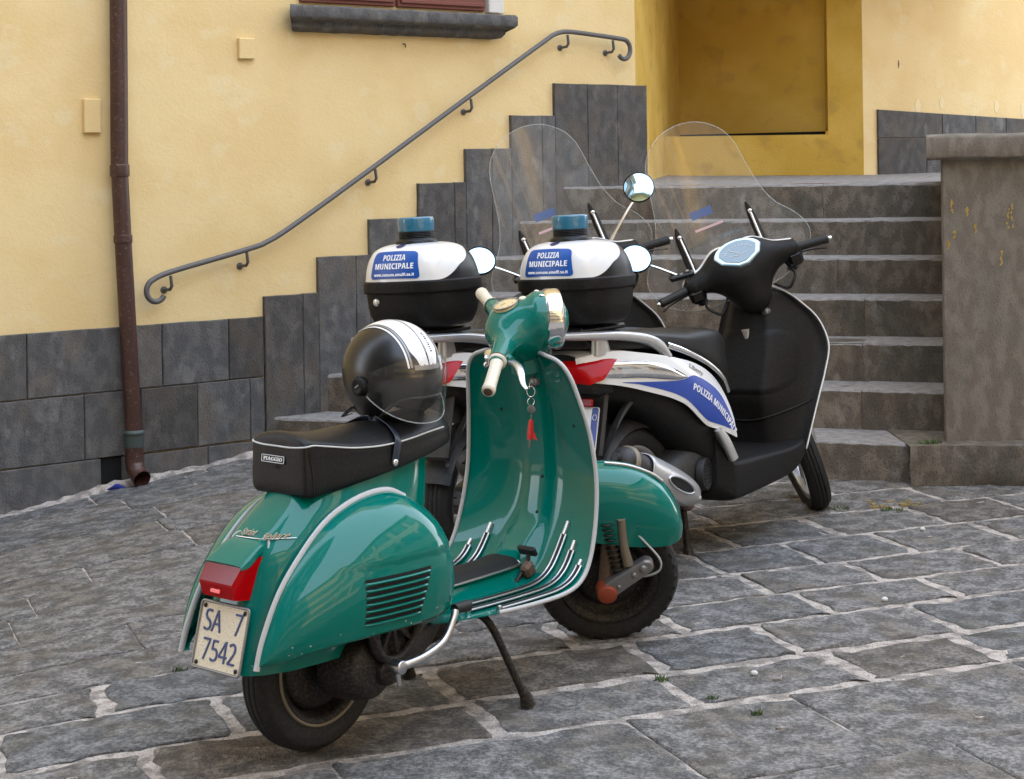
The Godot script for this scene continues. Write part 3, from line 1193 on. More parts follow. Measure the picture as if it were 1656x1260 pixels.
	for c in [[1.33, 1.583], [1.586, 1.777]]:
		for i in cut.size() - 1:
			var gb := G.new()
			var p := PackedVector3Array()
			var sh: float = 0.0 if c[0] < 1.5 else 0.17
			var u0: float = cut[i] + (sh if i else 0.0)
			var u1: float = cut[i + 1] + sh
			var fall := 0.036 if c[0] > 1.5 else 0.0
			var put := func(u: float, y: float, drop: float) -> Vector3: return wo + WALL_U * u + WALL_N * 0.015 + Vector3.UP * (y - u * drop)
			gb.prism(PackedVector3Array([put.call(u0 + 0.002, c[0], 0.0), put.call(u1 - 0.002, c[0], 0.0), put.call(u1 - 0.002, c[1], fall), put.call(u0 + 0.002, c[1], fall)]), -WALL_N * 0.04, 0.003)
			part("plinth_stone", gb, M["lava%d" % ((i * 2 + (1 if c[0] > 1.5 else 0)) % 6)], pl)

	for m in [[0.55, 1.66, 0.035, 0.06], [0.80, 1.68, 0.03, 0.045], [1.40, 1.66, 0.03, 0.05], [1.72, 1.64, 0.05, 0.06], [1.78, 1.98, 0.04, 0.12], [0.36, 1.94, 0.006, 0.03]]:
		var gp2 := G.new()
		var q := PackedVector3Array()
		for e in 14:
			var a := TAU * e / 14.0
			var f := rng.randf_range(0.75, 1.1)
			q.append(wo + WALL_U * (m[0] + cos(a) * m[2] * f) + Vector3.UP * (m[1] + 0.14 + sin(a) * m[3] * f) + WALL_N * 0.002)
		gp2.prism(q, -WALL_N * 0.01, 0.001)
		part("plaster_patch", gp2, M.plaster_pale if m[2] > 0.01 else M.tuff2, far)
	var hook := G.new()
	hook.tube(PackedVector3Array([wall(0.832, 2.09, -0.01), wall(0.832, 2.085, 0.02), wall(0.832, 2.068, 0.024)]), 0.0035, 6)
	part("wall_hook", hook, M.rusty_metal, house)
	# drain pipe on the near wall
	var pipe := thing("drain_pipe", "dark red rusty drain pipe running down the yellow wall", "drain pipe")
	var gp := G.new()
	var r := 0.041
	var low := ground_y(wall(-0.77, 0).x, -wall(-0.77, 0).z)
	gp.tube(PackedVector3Array([wall(-0.803, 5.0, 0.062), wall(-0.806, 2.2, 0.062), wall(-0.812, 1.46, 0.062), wall(-0.811, 1.43, 0.062)]), r, 20)
	gp.tube(PackedVector3Array([wall(-0.812, 1.45, 0.062), wall(-0.803, 1.12, 0.07), wall(-0.768, 0.18, 0.085), wall(-0.768, 0.12, 0.085)]), r * 0.97, 20)
	part("pipe", gp, M.pipe_paint, pipe)
	var ge := G.new()
	ge.tube(PackedVector3Array([wall(-0.768, 0.20, 0.085), wall(-0.768, 0.09, 0.085), wall(-0.768, 0.05, 0.095), wall(-0.766, 0.015, 0.13), wall(-0.765, 0.002, 0.16)]), r * 1.04, 20, 16, false)
	ge.tube(PackedVector3Array([wall(-0.765, 0.002, 0.161), wall(-0.766, 0.015, 0.13), wall(-0.768, 0.05, 0.1)]), r * 0.95, 20, 8, false)
	part("outlet_elbow", ge, M.pipe_paint, pipe)
	for c in [[-0.811, 1.44, 0.062, 1.12, 0.03], [-0.803, 1.12, 0.07, 1.07, 0.02]]:
		var gg := G.new()
		gg.lathe([Vector2(r, -c[4]), Vector2(r * c[3], -c[4] * 0.8), Vector2(r * c[3], c[4] * 0.8), Vector2(r, c[4])], wall(c[0], c[1], c[2]), Vector3.UP, 20)
		part("pipe_collar", gg, M.pipe_paint, pipe)
	var gg2 := G.new()
	gg2.lathe([Vector2(r, -0.055), Vector2(r * 1.12, -0.045), Vector2(r * 1.12, 0.01), Vector2(r * 1.25, 0.012), Vector2(r * 1.25, 0.022), Vector2(r, 0.03)], wall(-0.768, 0.195, 0.084), Vector3.UP, 20)
	part("pipe_clamp", gg2, M.verdigris, pipe)

	# handrail
	var rail := thing("handrail", "thin grey iron handrail with curled ends bolted to the yellow wall", "handrail")
	var gh := G.new()
	var off := 0.065
	var path := PackedVector3Array()
	for i in 9:
		var a := deg_to_rad(-30.0 - 190.0 * i / 8.0)
		path.append(wall(-0.637 + cos(a) * 0.048, 0.868 + sin(a) * 0.052, off))
	for q in [[-0.655, 0.918], [-0.60, 0.942], [-0.479, 0.972], [-0.30, 1.01], [-0.10, 1.055], [-0.04, 1.075], [0.10, 1.145], [0.60, 1.442], [1.22, 1.818], [1.74, 2.13], [1.80, 2.164], [1.86, 2.182], [1.95, 2.184], [2.20, 2.166], [2.30, 2.157]]:
		path.append(wall(q[0], q[1], off))
	for i in 9:
		var a := deg_to_rad(80.0 - 220.0 * i / 8.0)
		path.append(wall(2.318 + cos(a) * 0.048, 2.098 + sin(a) * 0.056, off))
	gh.tube(path, 0.0135, 12, 120)
	part("rail", gh, M.rail_iron, rail)
	for q in [[-0.56, 0.935], [-0.15, 1.03], [0.605, 1.43], [1.222, 1.80], [1.90, 2.168], [2.235, 2.148]]:
		var gb := G.new()
		gb.tube(PackedVector3Array([wall(q[0], q[1], off), wall(q[0] + 0.006, q[1] - 0.05, off), wall(q[0] + 0.003, q[1] - 0.066, off - 0.012), wall(q[0] - 0.005, q[1] - 0.07, 0.0)]), 0.008, 8)
		gb.lathe([Vector2(0.0, 0.006), Vector2(0.016, 0.006), Vector2(0.018, 0.003), Vector2(0.018, -0.004)], wall(q[0] - 0.005, q[1] - 0.07, 0.0), WALL_N, 14)
		part("bracket", gb, M.rail_iron, rail)


func far_house(called: String, label: String, o: Vector3, along: Vector3, wide: float, tall: float, m: Material, cols: int) -> void:
	# a plain town house whose front stands on the line from o along the given direction
	var h := thing(called, label, "building")
	var out := along.cross(Vector3.UP).normalized()
	var b := Basis(along, Vector3.UP, out)
	var g := G.new()
	g.box(o + along * wide * 0.5 + Vector3.UP * (tall * 0.5 - 0.6) + b.z * -3.0, Vector3(wide, tall, 6.0), b, 0.02)
	part("wall", g, m, h)
	g = G.new()
	g.box(o + along * wide * 0.5 + Vector3.UP * (tall - 0.9) - b.z * 2.8, Vector3(wide + 0.1, 0.25, 6.9), b, 0.04)
	part("cornice", g, M.reveal, h)
	for row in int(tall / 3.3):
		for col in cols:
			var c := o + along * (wide * (col + 0.5) / cols) + Vector3.UP * (1.75 + row * 3.2)
			g = G.new()
			g.box(c + b.z * 0.01, Vector3(1.25, 1.9, 0.08), b, 0.01)
			var w := part("window", g, M.reveal, h)
			g = G.new()
			g.box(c + b.z * 0.045, Vector3(1.0, 1.65, 0.04), b, 0.005)
			part("pane", g, M.dash_face, w)
			for s in [-1.0, 1.0]:
				g = G.new()
				g.box(c + along * 0.92 * s + b.z * 0.07, Vector3(0.56, 1.75, 0.05), b, 0.01)
				part("shutter", g, M.shutter_brown, w)


func build_opposite() -> void:
	# the other sides of the square, behind the viewpoint and beside it: seen in paint, chrome and mirrors; the left house is added to block sky and darken the leg shield
	far_house("offscreen_house", "sunlit yellow house across the square, mirrored in paint and mirrors", at(9.0, 0, -10.0), Vector3(-1, 0, 0), 13.0, 12.5, M.plaster, 5)
	far_house("offscreen_house", "sunlit pale house closing the square on the right, mirrored in the chrome", at(8.6, 0, 9.5), Vector3(0, 0, 1), 19.0, 11.0, M.opposite_plaster, 6)
	far_house("offscreen_house", "added unseen grey house on the left, blocking sky to darken the leg shield", at(-4.0, 0, -10.5), Vector3(0, 0, -1), 13.2, 17.0, M.tuff1, 4)


func build_litter() -> void:
	# small things lying about: straw on a step, moss, chips, crayon marks
	var g := G.new()
	for i in 260:
		var f := rng.randf_range(0.40, 0.78)
		var a := (WALL_O + WALL_U * (4.0 * 0.311)).lerp(at(0.2477 * 8.78, 0, 8.78), f)
		var p := a + Vector3.UP * (1.31 - 0.185 * 3 + 0.006 + rng.randf() * 0.012) + at(0, 0, 1) * (0.21 + rng.randf() * rng.randf() * -0.09)
		var d := Vector3(rng.randf_range(-1, 1), rng.randf_range(-0.3, 0.4), rng.randf_range(-1, 1)).normalized() * rng.randf_range(0.008, 0.03)
		g.tube(PackedVector3Array([p - d, p + d]), rng.randf_range(0.001, 0.003), 4)
	var o := part("dry_straw", g, M.straw)
	o.set_meta("kind", "stuff")
	tag(o, "dry straw and leaf litter lying along the back of a stone tread", "straw")
	var tufts := [[1.80, 7.52, 0.205, 0.05, 90], [1.30, 7.03, 0.0, 0.05, 60], [1.52, 6.98, 0.0, 0.06, 60], [0.40, 4.83, 0.0, 0.02, 30], [0.52, 4.66, 0.0, 0.015, 24], [0.62, 4.53, 0.0, 0.015, 24], [-1.45, 8.75, 0.0, 0.02, 30], [-0.98, 5.0, 0.0, 0.02, 20]]
	g = G.new()
	for t in tufts:
		for i in t[4]:
			var r: Vector2 = Vector2.from_angle(rng.randf() * TAU) * sqrt(rng.randf()) * t[3]
			var x: float = t[0] + r.x
			var d: float = t[1] + r.y * 0.6
			var p := at(x, (ground_y(x, d) if t[2] == 0.0 else t[2]) - 0.002, d)
			var tip := p + Vector3(rng.randf_range(-0.5, 0.5), rng.randf_range(0.5, 1.0), rng.randf_range(-0.5, 0.5)) * rng.randf_range(0.008, 0.03) * (1.3 if t[2] > 0.0 else 0.8)
			var w := Vector3(rng.randf_range(-1, 1), 0, rng.randf_range(-1, 1)).normalized() * 0.0035
			g.poly(PackedVector3Array([p - w, p + w, tip]), Vector3(0, 0.5, 1))
	o = part("moss_tuft", g, M.moss)
	o.set_meta("kind", "stuff")
	tag(o, "little green tufts of moss growing in joints and beside the pier foot", "moss")
	# chips and flakes of pale mortar trodden over the slabs
	g = G.new()
	for i in 130:
		var d := rng.randf_range(3.9, 8.2)
		var x := rng.randf_range(-0.32, 0.32) * d
		var s := 0.928 * x + 0.372 * d
		var t := -0.372 * x + 0.928 * d
		if x < -1.2 or d > 7.4 or (t > 5.0 and s < 1.9 and rng.randf() < 0.8):
			continue
		var c := at(x, ground_y(x, d) + 0.003, d)
		var size := 0.0018 + 0.013 * pow(rng.randf(), 5.0)
		var q := PackedVector3Array()
		var turn := Basis(Vector3.UP, 0.38 + rng.randf_range(-0.4, 0.4))
		for k in 7:
			var a := TAU * k / 7.0
			q.append(c + turn * Vector3(cos(a) * size * rng.randf_range(1.0, 2.6), 0, sin(a) * size * rng.randf_range(0.5, 1.0)))
		g.prism(q, Vector3.DOWN * 0.006, 0.001)
	o = part("mortar_flakes", g, M.mortar)
	o.set_meta("kind", "stuff")
	tag(o, "pale flakes and chips of mortar scattered over the grey paving", "mortar flakes")
	# a few loose pebbles
	for p in [[1.19, 5.62], [0.66, 4.86], [1.55, 6.62]]:
		g = G.new()
		g.ball(at(p[0], ground_y(p[0], p[1]) + 0.006, p[1]), Vector3(0.011, 0.008, 0.009), Basis.IDENTITY, 8, 6)
		o = part("pebble", g, M.pale_chip)
		tag(o, ["white pebble on the slabs right of the green scooter's front wheel", "small pale pebble on the dark slab below the green scooter's front wheel", "pale scrap on the far paving towards the stone pier"][[1.19, 0.66, 1.55].find(p[0])], "pebble", "")
	# yellow crayon strokes on the pier
	var pier_face := at(1.0, 0, 0.03).normalized()
	var pier_o := at(1.873, 0.203, 7.57) - at(0.2477, 0, 1.0).normalized() * 0.003
	g = G.new()
	for m in [[0.05, 1.03, 0.03], [0.115, 1.01, 0.02], [0.058, 0.91, 0.02], [0.03, 0.86, 0.02], [0.15, 0.93, 0.02], [0.295, 0.97, 0.05], [0.315, 0.985, 0.05], [0.265, 0.81, 0.045]]:
		for k in 9:
			var c: Vector3 = pier_o + pier_face * (m[0] + rng.randf_range(-0.006, 0.006)) + Vector3.UP * (m[1] + rng.randf_range(-1, 1) * m[2])
			var q := PackedVector3Array()
			for e in 6:
				var a := TAU * e / 6.0
				q.append(c + pier_face * cos(a) * rng.randf_range(0.002, 0.005) + Vector3.UP * sin(a) * rng.randf_range(0.003, 0.010))
			g.poly(q, at(0, 0, -1))
	o = part("yellow_marks", g, M.yellow_mark)
	o.set_meta("kind", "stuff")
	tag(o, "small yellow strokes rubbed on the face of the stone pier", "paint marks")
	g = G.new()
	for m in [[-0.62, 7.70, 0.05], [-0.98, 7.62, 0.045], [1.55, 7.10, 0.06]]:
		for k in 26:
			var x: float = m[0] + rng.randf_range(-1, 1) * m[2] * 2.0
			var d: float = m[1] + rng.randf_range(-1, 1) * m[2]
			var q := PackedVector3Array()
			for e in 6:
				var a := TAU * e / 6.0
				q.append(at(x + cos(a) * rng.randf_range(0.004, 0.016), ground_y(x, d) + 0.005, d + sin(a) * rng.randf_range(0.004, 0.012)))
			g.prism(q, Vector3.DOWN * 0.01)
	o = part("yellow_lichen", g, M.yellow_lichen)
	o.set_meta("kind", "stuff")
	tag(o, "yellow flecks of lichen and paint on the paving near the wall foot", "lichen")
	g = G.new()
	g.loft([super_ring(wall(-0.885, -0.045, 0.05), Vector3(0.01, 0.006, 0), Vector3(0, 0.004, 0.01), 2.0, 10), super_ring(wall(-0.85, -0.04, 0.06), Vector3(0.006, 0.018, 0), Vector3(0, 0.01, 0.02), 2.0, 10), super_ring(wall(-0.815, -0.05, 0.075), Vector3(0.004, 0.012, 0), Vector3(0, 0.008, 0.014), 2.0, 10)], 8, 12, true, true, true)
	o = part("blue_wrapper", g, M.blue_rag)
	tag(o, "crumpled blue wrapper lying behind the foot of the drain pipe", "litter")


static func curve(pairs: Array, x: float) -> float:
	# a smooth curve through [x0, y0, x1, y1, ...]
	var m := pairs.size() / 2
	if x <= pairs[0]:
		return pairs[1]
	if x >= pairs[m * 2 - 2]:
		return pairs[m * 2 - 1]
	var k := 0
	while x > pairs[k * 2 + 2]:
		k += 1
	var f: float = (x - pairs[k * 2]) / (pairs[k * 2 + 2] - pairs[k * 2])
	var p0: float = pairs[maxi(k - 1, 0) * 2 + 1]
	var p3: float = pairs[mini(k + 2, m - 1) * 2 + 1]
	var x0: float = pairs[maxi(k - 1, 0) * 2]
	var x3: float = pairs[mini(k + 2, m - 1) * 2]
	var h: float = pairs[k * 2 + 2] - pairs[k * 2]
	var y1: float = pairs[k * 2 + 1]
	var y2: float = pairs[k * 2 + 3]
	var m1: float = (y2 - p0) / (pairs[k * 2 + 2] - x0) * h
	var m2: float = (p3 - y1) / (x3 - pairs[k * 2]) * h
	return y1 * (2.0 * f * f * f - 3.0 * f * f + 1.0) + m1 * (f * f * f - 2.0 * f * f + f) + y2 * (3.0 * f * f - 2.0 * f * f * f) + m2 * (f * f * f - f * f)


func tyre(g: G, c: Vector3, big: float, half: float, rim: float, grooves := true) -> void:
	var prof := []
	prof.append_array([Vector2(rim, -half * 0.72), Vector2(rim + 0.006, -half * 0.84), Vector2((rim + big) * 0.5 - 0.006, -half), Vector2((rim + big) * 0.5 + 0.012, -half * 0.99), Vector2(big - 0.016, -half * 0.86), Vector2(big - 0.007, -half * 0.66)])
	if grooves:
		for h in [-0.42, -0.05, 0.32]:
			prof.append_array([Vector2(big - 0.001 - 0.003 * absf(h), half * h), Vector2(big - 0.006, half * (h + 0.02)), Vector2(big - 0.006, half * (h + 0.09)), Vector2(big - 0.001, half * (h + 0.11))])
	else:
		prof.append(Vector2(big, 0))
	prof.append_array([Vector2(big - 0.007, half * 0.66), Vector2(big - 0.016, half * 0.86), Vector2((rim + big) * 0.5 + 0.012, half * 0.99), Vector2((rim + big) * 0.5 - 0.006, half), Vector2(rim + 0.006, half * 0.84), Vector2(rim, half * 0.72)])
	g.lathe(prof, c, Vector3(0, 0, 1), 72)


func cowl_z(x: float, y: float) -> float:
	# how far the engine cowl of the old scooter stands out at a height
	var yt := curve([-0.305, 0.3, -0.285, 0.35, -0.232, 0.447, -0.16, 0.525, -0.09, 0.582, -0.02, 0.615, 0.0619, 0.633, 0.1377, 0.632, 0.1968, 0.607, 0.239, 0.568, 0.27, 0.5, 0.2881, 0.43], x)
	var yb := curve([-0.305, 0.288, -0.14, 0.322, 0.2575, 0.337, 0.2881, 0.35], x)
	var zo := curve([-0.305, 0.137, -0.27, 0.172, -0.2, 0.215, -0.1, 0.255, 0.0305, 0.28, 0.1275, 0.285, 0.1968, 0.276, 0.2452, 0.255, 0.2762, 0.222, 0.2881, 0.19], x)
	var v := clampf((yt - y) / maxf(yt - yb, 0.001), 0.0, 1.0)
	var a := 1.0 - minf(v / 0.62, 1.0)
	var z := 0.128 + (zo - 0.128) * sqrt(maxf(0.0, 1.0 - a * a))
	if v > 0.62:
		z -= 0.014 * pow((v - 0.62) / 0.38, 2.0)
	# the pressed line that parts the bulge from the louvred side
	z += 0.006 * smoothstep(0.493, 0.501, y) * smoothstep(-0.16, -0.02, x) * (1.0 - smoothstep(0.22, 0.275, x))
	return z


func build_old_scooter() -> void:
	var yaw := deg_to_rad(50.2)
	var root := thing("motor_scooter", "green vintage motor scooter with chrome trim and black bench seat in front", "scooter", Transform3D(Basis(Vector3(cos(yaw), 0, -sin(yaw)), Vector3.UP, Vector3(sin(yaw), 0, cos(yaw))), Vector3(-0.512, 0.0, -4.31)))
	var paint: Material = M.green_paint
	var turn := Basis(Vector3(-0.42, 0.907, 0).normalized(), -0.88)
	var pivot := Vector3(1.165, 0.21, 0)
	var steer := Transform3D(turn, pivot - turn * pivot)

	# rear wheel and engine
	var g := G.new()
	g.lathe([Vector2(0.138, -0.034), Vector2(0.148, -0.036), Vector2(0.148, -0.034), Vector2(0.132, -0.02), Vector2(0.128, 0.02), Vector2(0.138, 0.034), Vector2(0.147, 0.038), Vector2(0.150, 0.036), Vector2(0.146, 0.042), Vector2(0.136, 0.04), Vector2(0.122, 0.028), Vector2(0.118, 0.0), Vector2(0.09, -0.012), Vector2(0.075, -0.002), Vector2(0.04, 0.0), Vector2(0.0, 0.0)], Vector3(0, 0.214, 0), Vector3(0, 0, 1), 48)
	var rw := part("rear_wheel", g, M.greasy_metal, root)
	g = G.new()
	g.lathe([Vector2(0.141, 0.039), Vector2(0.146, 0.0445), Vector2(0.1495, 0.0445), Vector2(0.1515, 0.040)], Vector3(0, 0.214, 0), Vector3(0, 0, 1), 56)
	part("rim_lip", g, M.beige_metal, rw)
	g = G.new(); tyre(g, Vector3(0, 0.214, 0), 0.214, 0.047, 0.146)
	part("tyre", g, M.tyre, rw)
	g = G.new()
	g.lathe([Vector2(0.0, 0.035), Vector2(0.1, 0.03), Vector2(0.115, 0.01), Vector2(0.115, -0.01)], Vector3(0, 0.214, 0), Vector3(0, 0, 1), 32)
	part("brake_drum", g, M.greasy_metal, rw)
	g = G.new()
	g.lathe([Vector2(0.0, 0.115), Vector2(0.055, 0.113), Vector2(0.075, 0.10), Vector2(0.085, 0.06), Vector2(0.09, 0.0)], Vector3(0.02, 0.226, 0.085), Vector3(0, 0, 1), 28)
	g.tube(V3([0.0, 0.22, 0.11, 0.12, 0.23, 0.12, 0.26, 0.27, 0.10, 0.36, 0.30, 0.05]), [0.06, 0.075, 0.065, 0.05], 16, 12)
	g.lathe([Vector2(0.0, 0.19), Vector2(0.03, 0.19), Vector2(0.036, 0.18), Vector2(0.04, 0.10)], Vector3(0.055, 0.215, 0.03), Vector3(0, 0, 1), 20)
	g.tube(V3([-0.06, 0.30, 0.06, -0.02, 0.29, 0.12, 0.05, 0.30, 0.17]), 0.03, 12, 8)
	part("engine_case", g, M.greasy_metal, root)
	g = G.new()
	g.lathe([Vector2(0.072, -0.02), Vector2(0.098, -0.01), Vector2(0.102, 0.0), Vector2(0.096, 0.012), Vector2(0.082, 0.016), Vector2(0.08, 0.0)], Vector3(0.075, 0.33, 0.215), Vector3(0.1, -0.1, 1), 36)
	for k in 9:
		var a := TAU * k / 9.0
		g.box(Vector3(0.075 + cos(a) * 0.05, 0.33 + sin(a) * 0.05, 0.205), Vector3(0.07, 0.012, 0.004), Basis(Vector3(0, 0, 1), a), 0.001)
	part("flywheel_cover", g, M.greasy_metal, root)
	g = G.new()
	g.tube(V3([0.25, 0.20, -0.09, 0.33, 0.19, -0.10, 0.52, 0.185, -0.10, 0.62, 0.19, -0.09]), [0.035, 0.062, 0.062, 0.03], 20, 14)
	part("exhaust_box", g, M.greasy_metal, root)

	# body shell under the seat
	g = G.new()
	var rings := []
	for q in [[0.262, -0.312, 0.150, 0.0], [0.30, -0.304, 0.150, 0.0], [0.37, -0.284, 0.147, 0.0], [0.45, -0.257, 0.143, 0.0], [0.52, -0.234, 0.137, 0.01], [0.56, -0.205, 0.130, 0.02], [0.60, -0.160, 0.118, 0.04], [0.635, -0.112, 0.102, 0.08], [0.658, -0.084, 0.092, 0.12]]:
		var xf: float = lerpf(0.30, 0.392, clampf((q[0] - 0.3) / 0.36, 0.0, 1.0))
		var r := PackedVector3Array()
		var m := 48
		for j in m:
			var a := TAU * j / m
			var cx: float = (q[1] + xf) * 0.5
			var rx: float = (xf - q[1]) * 0.5
			var e := 2.0 / 3.1
			var x := cx + rx * signf(cos(a)) * pow(absf(cos(a)), e)
			var taper := lerpf(1.0, 0.82, smoothstep(0.0, 0.39, x))
			r.append(Vector3(x, q[0] + q[3] * (x + 0.15), q[2] * taper * signf(sin(a)) * pow(absf(sin(a)), e)))
		rings.append(r)
	g.loft(rings, 40, 64, true, false, true)
	part("body_shell", g, paint, root)

	# the two cowls with their white beading and, on the right, the louvres
	for side in [1.0, -1.0]:
		g = G.new()
		var rows := []
		for i in 61:
			var s := i / 60.0
			var x := lerpf(-0.303, 0.287, 1.0 - pow(1.0 - s, 1.5))
			var yt := curve([-0.305, 0.3, -0.285, 0.35, -0.232, 0.447, -0.16, 0.525, -0.09, 0.582, -0.02, 0.615, 0.0619, 0.633, 0.1377, 0.632, 0.1968, 0.607, 0.239, 0.568, 0.27, 0.5, 0.2881, 0.43], x)
			var yb := curve([-0.305, 0.288, -0.14, 0.322, 0.2575, 0.337, 0.2881, 0.35], x)
			var r := PackedVector3Array()
			for j in 49:
				var v := 1.0 - cos(PI * 0.5 * minf(j / 30.0, 1.0)) if j < 30 else 1.0
				v = (v * 0.62) if j < 30 else 0.62 + 0.38 * (j - 30) / 17.0
				if j == 48:
					r.append(Vector3(x, yb + 0.004, (cowl_z(x, yb) - 0.016) * side))
				else:
					var y := lerpf(yt, yb, minf(v, 1.0))
					r.append(Vector3(x, y, cowl_z(x, y) * side))
			rows.append(r)
		var fin := []
		for f in [[0.2905, 0.75], [0.29, 0.4], [0.283, 0.0]]:
			var r := PackedVector3Array()
			for p in rows[60]:
				r.append(Vector3(f[0], lerpf(0.44, p.y, lerpf(0.8, 1.0, f[1])), lerpf(0.10 * side, p.z, lerpf(0.2, 1.0, f[1]))))
			fin.append(r)
		g.grid(rows + fin, false, Vector3(0, 0.3, side))
		var cowl := part("engine_cowl" if side > 0 else "tool_cowl", g, paint, root)
		g = G.new()
		var path := PackedVector3Array()
		var edge := [-0.305, 0.3, -0.285, 0.35, -0.232, 0.447, -0.16, 0.525, -0.09, 0.582, -0.02, 0.615, 0.0619, 0.633, 0.1377, 0.632, 0.1968, 0.607]
		for i in 9:
			path.append(Vector3(edge[i * 2], edge[i * 2 + 1] + 0.001, 0.1335 * side))
		path[0] = Vector3(-0.307, 0.285, 0.1345 * side)
		g.tube(path, 0.0095, 8, 50, true, 0.55, Vector3(0, 0.2, side))
		part("beading", g, M.trim_grey, cowl)
		if side < 0:
			continue
		g = G.new()
		for k in 9:
			var x := rng.randf_range(-0.29, 0.25)
			var y: float = curve([-0.305, 0.288, -0.14, 0.322, 0.2599, 0.337, 0.2882, 0.35], x) + 0.006 + rng.randf() * rng.randf() * 0.05
			var size := rng.randf_range(0.001, 0.0026)
			var q := PackedVector3Array()
			for e in 6:
				var a := TAU * e / 6.0
				var px := x + cos(a) * size * rng.randf_range(0.6, 1.3)
				var py := y + sin(a) * size * rng.randf_range(0.5, 1.0)
				q.append(Vector3(px, py, cowl_z(px, py) + 0.0012))
			g.poly(q, Vector3(0, 0, 1))
		part("paint_chips", g, M.pale_chip, cowl).set_meta("kind", "stuff")
		for k in 7:
			var y := 0.3585 + k * 0.0163
			var x1 := lerpf(0.098, 0.128, k / 6.0)
			g = G.new()
			var lip := []
			var hole := []
			for i in 20:
				var s := i / 19.0
				var x := lerpf(-0.074, x1, s)
				var puff := 0.0085 * sqrt(maxf(0.0, 1.0 - pow(2.0 * s - 1.0, 8.0)))
				var yy := y + 0.002 * s
				lip.append(PackedVector3Array([Vector3(x, yy + 0.003, cowl_z(x, yy + 0.003) + 0.0005), Vector3(x, yy + 0.0015, cowl_z(x, yy + 0.0015) + puff * 0.7), Vector3(x, yy - 0.001, cowl_z(x, yy) + puff * 0.8), Vector3(x, yy - 0.0035, cowl_z(x, yy - 0.0035) + puff * 0.4), Vector3(x, yy - 0.0055, cowl_z(x, yy - 0.0055) - 0.0003)]))
				hole.append(PackedVector3Array([Vector3(x, yy + 0.0108, cowl_z(x, yy + 0.0108) + 0.0009), Vector3(x, yy + 0.0015, cowl_z(x, yy + 0.0015) + 0.0009)]))
			g.grid(lip, false, Vector3(0, 0.3, 1))
			part("louvre", g, paint, cowl)
			g = G.new()
			g.grid(hole, false, Vector3(0, 0, 1))
			part("louvre_slot", g, M.dark, cowl)

	# bench seat
	g = G.new()
	var seat_rows := []
	var stations := [[-0.1097, 0.7145, 0.7155, 0.0015], [-0.109, 0.664, 0.766, 0.084], [-0.100, 0.647, 0.779, 0.099], [-0.082, 0.644, 0.780, 0.103], [-0.03, 0.648, 0.771, 0.106], [0.05, 0.656, 0.758, 0.111], [0.14, 0.667, 0.752, 0.115], [0.23, 0.679, 0.755, 0.115], [0.32, 0.692, 0.763, 0.108], [0.39, 0.704, 0.766, 0.096], [0.43, 0.711, 0.760, 0.08], [0.448, 0.719, 0.748, 0.055]]
	for q in stations:
		var r := PackedVector3Array()
		var hw: float = q[3]
		var y0: float = q[1]
		var y1: float = q[2]
		r.append_array(V3([q[0], y0, 0, q[0], y0, hw * 0.6, q[0], y0 + 0.003, hw * 0.95, q[0], lerpf(y0, y1, 0.3), hw * 1.005, q[0], lerpf(y0, y1, 0.62), hw * 0.985, q[0], y1 - 0.012, hw * 0.97, q[0], y1 + 0.002, hw * 0.88, q[0], y1 + 0.014 + 0.012 * smoothstep(0.0, 0.12, q[0]), hw * 0.5, q[0], y1 + 0.018 + 0.016 * smoothstep(0.0, 0.12, q[0]), 0]))
		for j in range(7, 0, -1):
			r.append(Vector3(r[j].x, r[j].y, -r[j].z))
		seat_rows.append(r)
	g.loft(seat_rows, 64, 64, true, true, true)
	var seat := part("seat", g, M.vinyl, root)
	g = G.new()
	# right line runs front to back, round the tail, then forward on the left
	var right_line := PackedVector3Array()
	for q in stations.slice(2, 10):
		right_line.append(Vector3(q[0], q[2] - 0.0085, q[3] * 0.982))
	right_line.reverse()
	var whole := right_line
	for p in V3([-0.1085, 0.769, 0.087, -0.1125, 0.766, 0.05, -0.113, 0.766, 0.0, -0.1125, 0.766, -0.05, -0.1085, 0.769, -0.087]):
		whole.append(p)
	for q in stations.slice(2, 10):
		whole.append(Vector3(q[0], q[2] - 0.0085, -q[3] * 0.982))
	g.tube(whole, 0.0023, 6, 140)
	part("piping", g, M.piping, seat)
	g = G.new()
	for s in [1.0]:
		g.tube(V3([-0.100, 0.77, 0.0985, -0.092, 0.71, 0.1025, -0.086, 0.646, 0.1025]), 0.0016, 5, 10)
	part("seam", g, M.vinyl, seat)
	g = G.new()
	# badge on the back of the seat
	var bx := Vector3(0, 0, 1)
	var by := Vector3(0.10, 1, 0).normalized()
	var bo := Vector3(-0.1125, 0.733, -0.014)
	g.plate(round_rect(0.084, 0.021, 0.003), bo, bx, by, 0.005, 0.0008)
	var badge := part("badge", g, M.rubber, seat)
	g = G.new()
	var rr := round_rect(0.079, 0.0165, 0.002)
	var frame := PackedVector3Array()
	for p in rr:
		frame.append(bo + bx * p.x + by * p.y + Vector3(-0.0006, 0, 0))
	frame.append(frame[0]); frame.append(frame[1])
	g.tube(frame, 0.0008, 5)
	var serif := SystemFont.new()
	serif.font_names = PackedStringArray(["Droid Serif"])
	serif.font_weight = 700
	var sans := SystemFont.new()
	sans.font_names = PackedStringArray(["Droid Sans"])
	var bold := SystemFont.new()
	bold.font_names = PackedStringArray(["Droid Sans"])
	bold.font_weight = 700
	g.letters("PIAGGIO", serif, 0.0088, 0.0012, func(p: Vector3) -> Vector3: return bo + bx * p.x + by * p.y + bx.cross(by) * (p.z + 0.0008), 1.22)
	part("lettering", g, M.lettering, badge)
	g = G.new()
